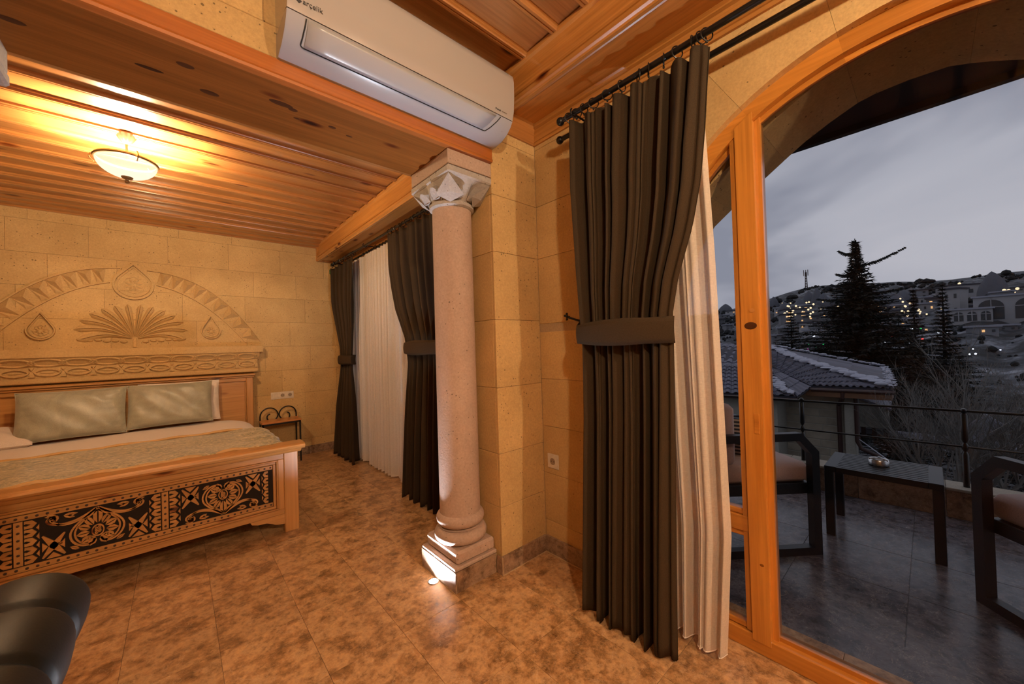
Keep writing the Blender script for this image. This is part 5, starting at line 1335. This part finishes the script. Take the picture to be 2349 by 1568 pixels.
# street and garland lights
LAMPS = []
def lampdot(px, py, dist, r, col, label, cat, group):
    d = fw+cr*((px-1174.5)/FPX)-cu*((py-784)/FPX); p = Vector((0, 0, CAMZ))+d*dist
    key = 'lit_%02d%02d%02d' % tuple(int(c*20) for c in col); mt = bpy.data.materials.get(key) or emit(key, col, 3.0)
    o = MB().ball(p, r*dist/FPX, 8).build('lamp', mt, ang=80); tag(o, label, cat, group); LAMPS.append((o, label, px))
RED, GRN, MAG, WHT, YEL = (1, .06, .05), (.04, .9, .2), (.9, .1, .6), (.85, .9, 1), (1, .75, .3)
for (x, y, c, r_) in [(1854, 790, GRN, 2.2), (1872, 795, GRN, 2.2), (1889, 790, GRN, 2.4), (1853, 801, MAG, 1.8), (1886, 812, RED, 2.2), (1914, 779, RED, 1.9), (1961, 803, RED, 2.5), (1947, 814, RED, 1.8), (1913, 811, GRN, 2.2), (1872, 809, YEL, 1.6), (2073, 764, MAG, 3.0), (2090, 765, GRN, 3.0), (2112, 754, GRN, 2.6), (2047, 770, RED, 2.0), (2116, 777, RED, 2.6), (2043, 814, GRN, 1.6), (2060, 812, RED, 1.5), (2025, 811, RED, 1.4)]:
    nm = {RED: 'red', GRN: 'green', MAG: 'magenta', YEL: 'amber'}[c]
    lampdot(x, y, 36, r_*.8, c, 'tiny %s garland light' % nm, 'light', '%s garland lights' % nm)
for (x, y, r_) in [(1867, 770, 3.2), (2091, 754, 3.0), (2086, 788, 3.2), (2153, 762, 3.0), (2171, 762, 1.8), (2064, 809, 3.2), (2058, 850, 2.4), (1904, 816, 2.5), (2238, 811, 2.8), (2224, 812, 2.2), (2232, 800, 1.8), (2295, 802, 2.0), (2031, 785, 2.2), (1878, 815, 2.0), (1952, 792, 1.5)]:
    lampdot(x, y, 42, r_*.8, WHT, 'small white garden lamp', 'light', 'white garden lamps')
finish_labels(LAMPS)
TOWN = []
rr = random.Random(5)
for k in range(60):
    if k < 34: x, y = rr.uniform(1795, 1870), rr.choice((706, 712, 716, 722, 728, 733, 738, 743))+rr.uniform(-2, 2)
    else: x, y = rr.uniform(1880, 2175), rr.uniform(700, 745)
    th, r, p = on_hill(x, y); d = Vector((p.x, p.y, 0)).normalized()
    o = MB().ball(p-d*3+Vector((0, 0, 1.5)), rr.uniform(.20, .42)*r/190, 6).build('lamp', LITC, ang=80)
    tag(o, 'tiny warm light point among the far hillside houses', 'light', 'warm lights of the town'); TOWN.append((x, o))
ORD = ['leftmost']+['%s from the left' % w for w in 'second third fourth fifth sixth seventh eighth ninth tenth eleventh twelfth'.split()]
for zn in sorted({zone(x) for x, o in TOWN}):
    l_ = sorted([t for t in TOWN if zone(t[0]) == zn], key=lambda t: t[0])
    if len(l_) <= 12:
        for k, (x, o) in enumerate(l_): o['label'] = 'tiny warm light %s, %s' % (zn, ORD[k])
    else:
        for x, o in l_: o['label'] = 'tiny warm light of the hotel cluster %s' % zn
for x, y in [(2200, 664), (2310, 684), (2322, 686), (2300, 682), (2330, 679), (2283, 676)]:
    th, r, p = on_hill(x, y); o = MB().ball(p+Vector((-3, 0, 1.5)), .45*r/190, 6).build('lamp', LITC, ang=80); tag(o, 'tiny warm light near the rock dome on the ridge', 'light', 'warm lights on the ridge')

# dark shrubs over the hillside
rr = random.Random(77); m = MB()
for k in range(2600):
    th = rr.uniform(-14, 22); r = 55+230*rr.random()**.8; p = hp(th, r); h = rr.uniform(.35, 1.5)*(1 if rr.random() < .85 else 1.8)*min(1, r/200); w = h*rr.uniform(.4, .9)
    if math.sin(th*2.1+r*.05)+math.sin(th*.9-r*.03+2) < -.3: continue
    if any((p-q).length < w_+h for q, w_ in HOUSES): continue
    n_ = 5; a0 = rr.random()*6; R1 = [p+Vector((w*math.cos(a0+2*PI*i/n_), w*math.sin(a0+2*PI*i/n_), h*.30)) for i in range(n_)]; R2 = [p+Vector((w*.7*math.cos(a0+2*PI*(i+.5)/n_), w*.7*math.sin(a0+2*PI*(i+.5)/n_), h*.75)) for i in range(n_)]
    m.add(R1+R2+[p+Vector((0, 0, h)), p-Vector((0, 0, .5))], [(i, (i+1) % n_, n_+i) for i in range(n_)]+[((i+1) % n_, n_+(i+1) % n_, n_+i) for i in range(n_)]+[(n_+i, n_+(i+1) % n_, 2*n_) for i in range(n_)]+[((i+1) % n_, i, 2*n_+1) for i in range(n_)])
tag(m.build('shrubbery', plain('dark_shrubs', (.006, .008, .010), .95), smooth=False), 'dark shrubs and small trees scattered over the far hillside', 'shrubs', kind='stuff')

# ================================================================ TREES
NEEDLE = plain('dark_needles', (.006, .008, .007), .9); BARKD = plain('dark_bark', (.010, .009, .009), .9)
BARKL = plain('pale_bark', (.12, .115, .11), .85, vary=(.8, 1.1))
def conifer(base, H, Rm, label, seed, tiers=34, taper=1.25, shape=None, dense=1.0):
    o = thing('conifer', label, 'tree', base); rr = random.Random(seed); b = Vector(base)
    MB().tube([b, b+Vector((.03*H, 0, H*.5))*1.0+Vector((-.02*H, 0, 0)), b+Vector((0, 0, H))], [H*.018, H*.010, H*.0015], 7).build('trunk', BARKD, o)
    m = MB(); br = MB()
    for t in range(tiers):
        f = t/(tiers-1); z = H*(.06+.92*f); R0 = (shape(f) if shape else Rm*(1-f)**taper)+.015*H*(1-f)
        nb = max(4, int((7+5*(1-f))*dense))
        for k in range(nb):
            a = 2*PI*(k+rr.random()*.8)/nb; L_ = R0*rr.uniform(.55, 1.15); d = Vector((math.cos(a), math.sin(a), 0)); sd = Vector((-d.y, d.x, 0))
            up_ = rr.uniform(-.05, .16); p0 = b+Vector((0, 0, z)); n = max(4, int(L_/ (H*.0065)))
            n = min(n, 34)
            br.tube([p0, p0+d*L_*.5+Vector((0, 0, L_*up_*.8)), p0+d*L_+Vector((0, 0, L_*up_))], [H*.003, H*.002, H*.0006], 3, cap=False)
            for q in range(n):
                s_ = (q+.6)/n; c = p0+d*L_*s_+Vector((0, 0, L_*up_*s_*(1.6-.6*s_)))
                for e_ in range(3):
                    ll = H*.020*rr.uniform(.7, 1.5)*(1.25-.6*s_); w = ll*.24
                    dr = (d*rr.uniform(.3, 1.0)+sd*rr.uniform(-1, 1)+Vector((0, 0, rr.uniform(-.55, .35)))).normalized()
                    pr = dr.cross(Vector((rr.random()-.5, rr.random()-.5, 1))).normalized()
                    m.add([c-pr*w, c+pr*w, c+dr*ll], [(0, 1, 2)])
    br.build('branches', BARKD, o); m.build('foliage', NEEDLE, o, smooth=False, kind='stuff'); return o
def shp(f):        # broad skirt, long thin leader
    return min(3.7, 7.8*max(0, 1-f)**1.45)+.04
big = conifer((30, 2.75, -5.2), 12.2, 4, 'tall dark conifer with a thin leader rising above the skyline', 1, tiers=64, shape=shp, dense=1.25)
m = MB(); rr = random.Random(8)
for (z, ya_, L_) in ((5.35, -1, 1.95), (3.75, -1, 1.75), (3.55, 1, 1.85), (6.15, 1, .75), (5.0, 1, .9)):
    p0 = Vector((30, 2.72, z)); e_ = p0+Vector((0, ya_*L_, .35*L_*(1 if z > 5 else .1)))
    for q in range(26):
        s_ = q/25; c = p0*(1-s_)+e_*s_+Vector((0, 0, -.12*math.sin(s_*PI)))
        for k in range(4):
            dr = Vector((rr.uniform(-.6, .6), ya_*rr.uniform(.1, 1), rr.uniform(-.7, .2))).normalized(); pr = dr.cross(Vector((1, 0, 0))).normalized()
            ll = .26*(1.2-.7*s_); m.add([c-pr*.05, c+pr*.05, c+dr*ll], [(0, 1, 2)])
m.build('long_branches', NEEDLE, big, smooth=False)
conifer((38, .62, -5), 9.4, 2.3, 'slim dark conifer standing right of the tallest one', 2, tiers=36, dense=1.1)
conifer((38, -.70, -5), 9.6, 2.5, 'slim dark conifer standing above the bare trees', 3, tiers=36, dense=1.1)
conifer((38, 7.6, -5), 8.6, 3.0, 'spreading dark conifer beside the window post', 4, tiers=34, taper=.9, dense=1.1)
conifer((33, 1.2, -5.5), 8.0, 3.6, 'low bushy conifer in front of the tall one', 6, tiers=26, taper=.7, dense=1.3)
conifer((31, 4.4, -5.5), 6.6, 3.6, 'low bushy conifer above the neighbouring roof', 7, tiers=24, taper=.6, dense=1.3)
conifer((29, -1.0, -5.5), 5.6, 3.2, 'dark conifer low behind the bare trees', 9, tiers=22, taper=.6, dense=1.3)
conifer((26, 1.2, -5.5), 5.0, 2.6, 'dark shrubby conifer right of the neighbouring roof', 10, tiers=22, taper=.5, dense=1.4)
conifer((24, -2.4, -5.5), 4.4, 3.2, 'dark shrubby conifer behind the right armchair', 11, tiers=20, taper=.5, dense=1.3)
def bare(base, H, label, seed, n0=6, spread=.5, thick=.03):
    o = thing('bare_tree', label, 'tree', base); rr = random.Random(seed); m = MB(); tw = MB(); cnt = [0]
    def grow(p, d, L_, r, lev):
        if lev > 5 or cnt[0] > 2600: return
        cnt[0] += 1; pts = [p]; q = p; dd = d.copy(); n = 4
        for i in range(n):
            dd = (dd+Vector((rr.uniform(-.16, .16), rr.uniform(-.16, .16), rr.uniform(-.02, .12)))).normalized(); q = q+dd*L_/n; pts.append(q)
        (m if lev < 2 else tw).tube(pts, [r*(1-.12*i) for i in range(n+1)], 5 if lev < 2 else 3, cap=False)
        kk = 5 if lev < 3 else 4
        for k in range(kk):
            t = rr.uniform(.25, 1); c = pts[min(n, int(t*n)+0)]
            ax = Vector((rr.uniform(-1, 1), rr.uniform(-1, 1), rr.uniform(-.1, .6))).normalized()
            nd = (dd*1.0+ax*rr.uniform(.5, .95)).normalized(); nd.z = max(nd.z, .02)
            grow(c, nd, L_*rr.uniform(.5, .72), r*.47, lev+1)
    for k in range(n0):
        a = 2*PI*k/n0+rr.random(); d = Vector((math.cos(a)*spread, math.sin(a)*spread, 1)).normalized()
        grow(Vector(base)+Vector((math.cos(a)*.15, math.sin(a)*.15, 0)), d, H*rr.uniform(.38, .52), H*thick*.42, 1)
    m.build('trunk', BARKL, o); tw.build('twigs', BARKL, o, kind='stuff'); return o
bare((11.5, -.40, -2.6), 4.5, 'leafless pale tree with several stems behind the railing post', 3, 6, .42, .022)
bare((12.6, -1.25, -2.6), 4.4, 'leafless pale tree at the right edge behind the armchair', 5, 6, .48, .022)
bare((15, .0, -3.0), 4.2, 'thin leafless tree right of the neighbouring roof', 9, 5, .5, .013)
bare((17, -2.3, -3.2), 5.0, 'thin leafless tree far right below the arched building', 12, 5, .5, .013)
cv = MB().box(-.25, -.02, -.15, .25, .02, .15, .01, Matrix.Translation((11.2, -.62, -.55)) @ Matrix.Rotation(1.35, 4, 'Z') @ Matrix.Rotation(.9, 4, 'Y')).build('satellite_dish', SNOW); tag(cv, 'pale tilted panel seen among the bare branches', 'panel')
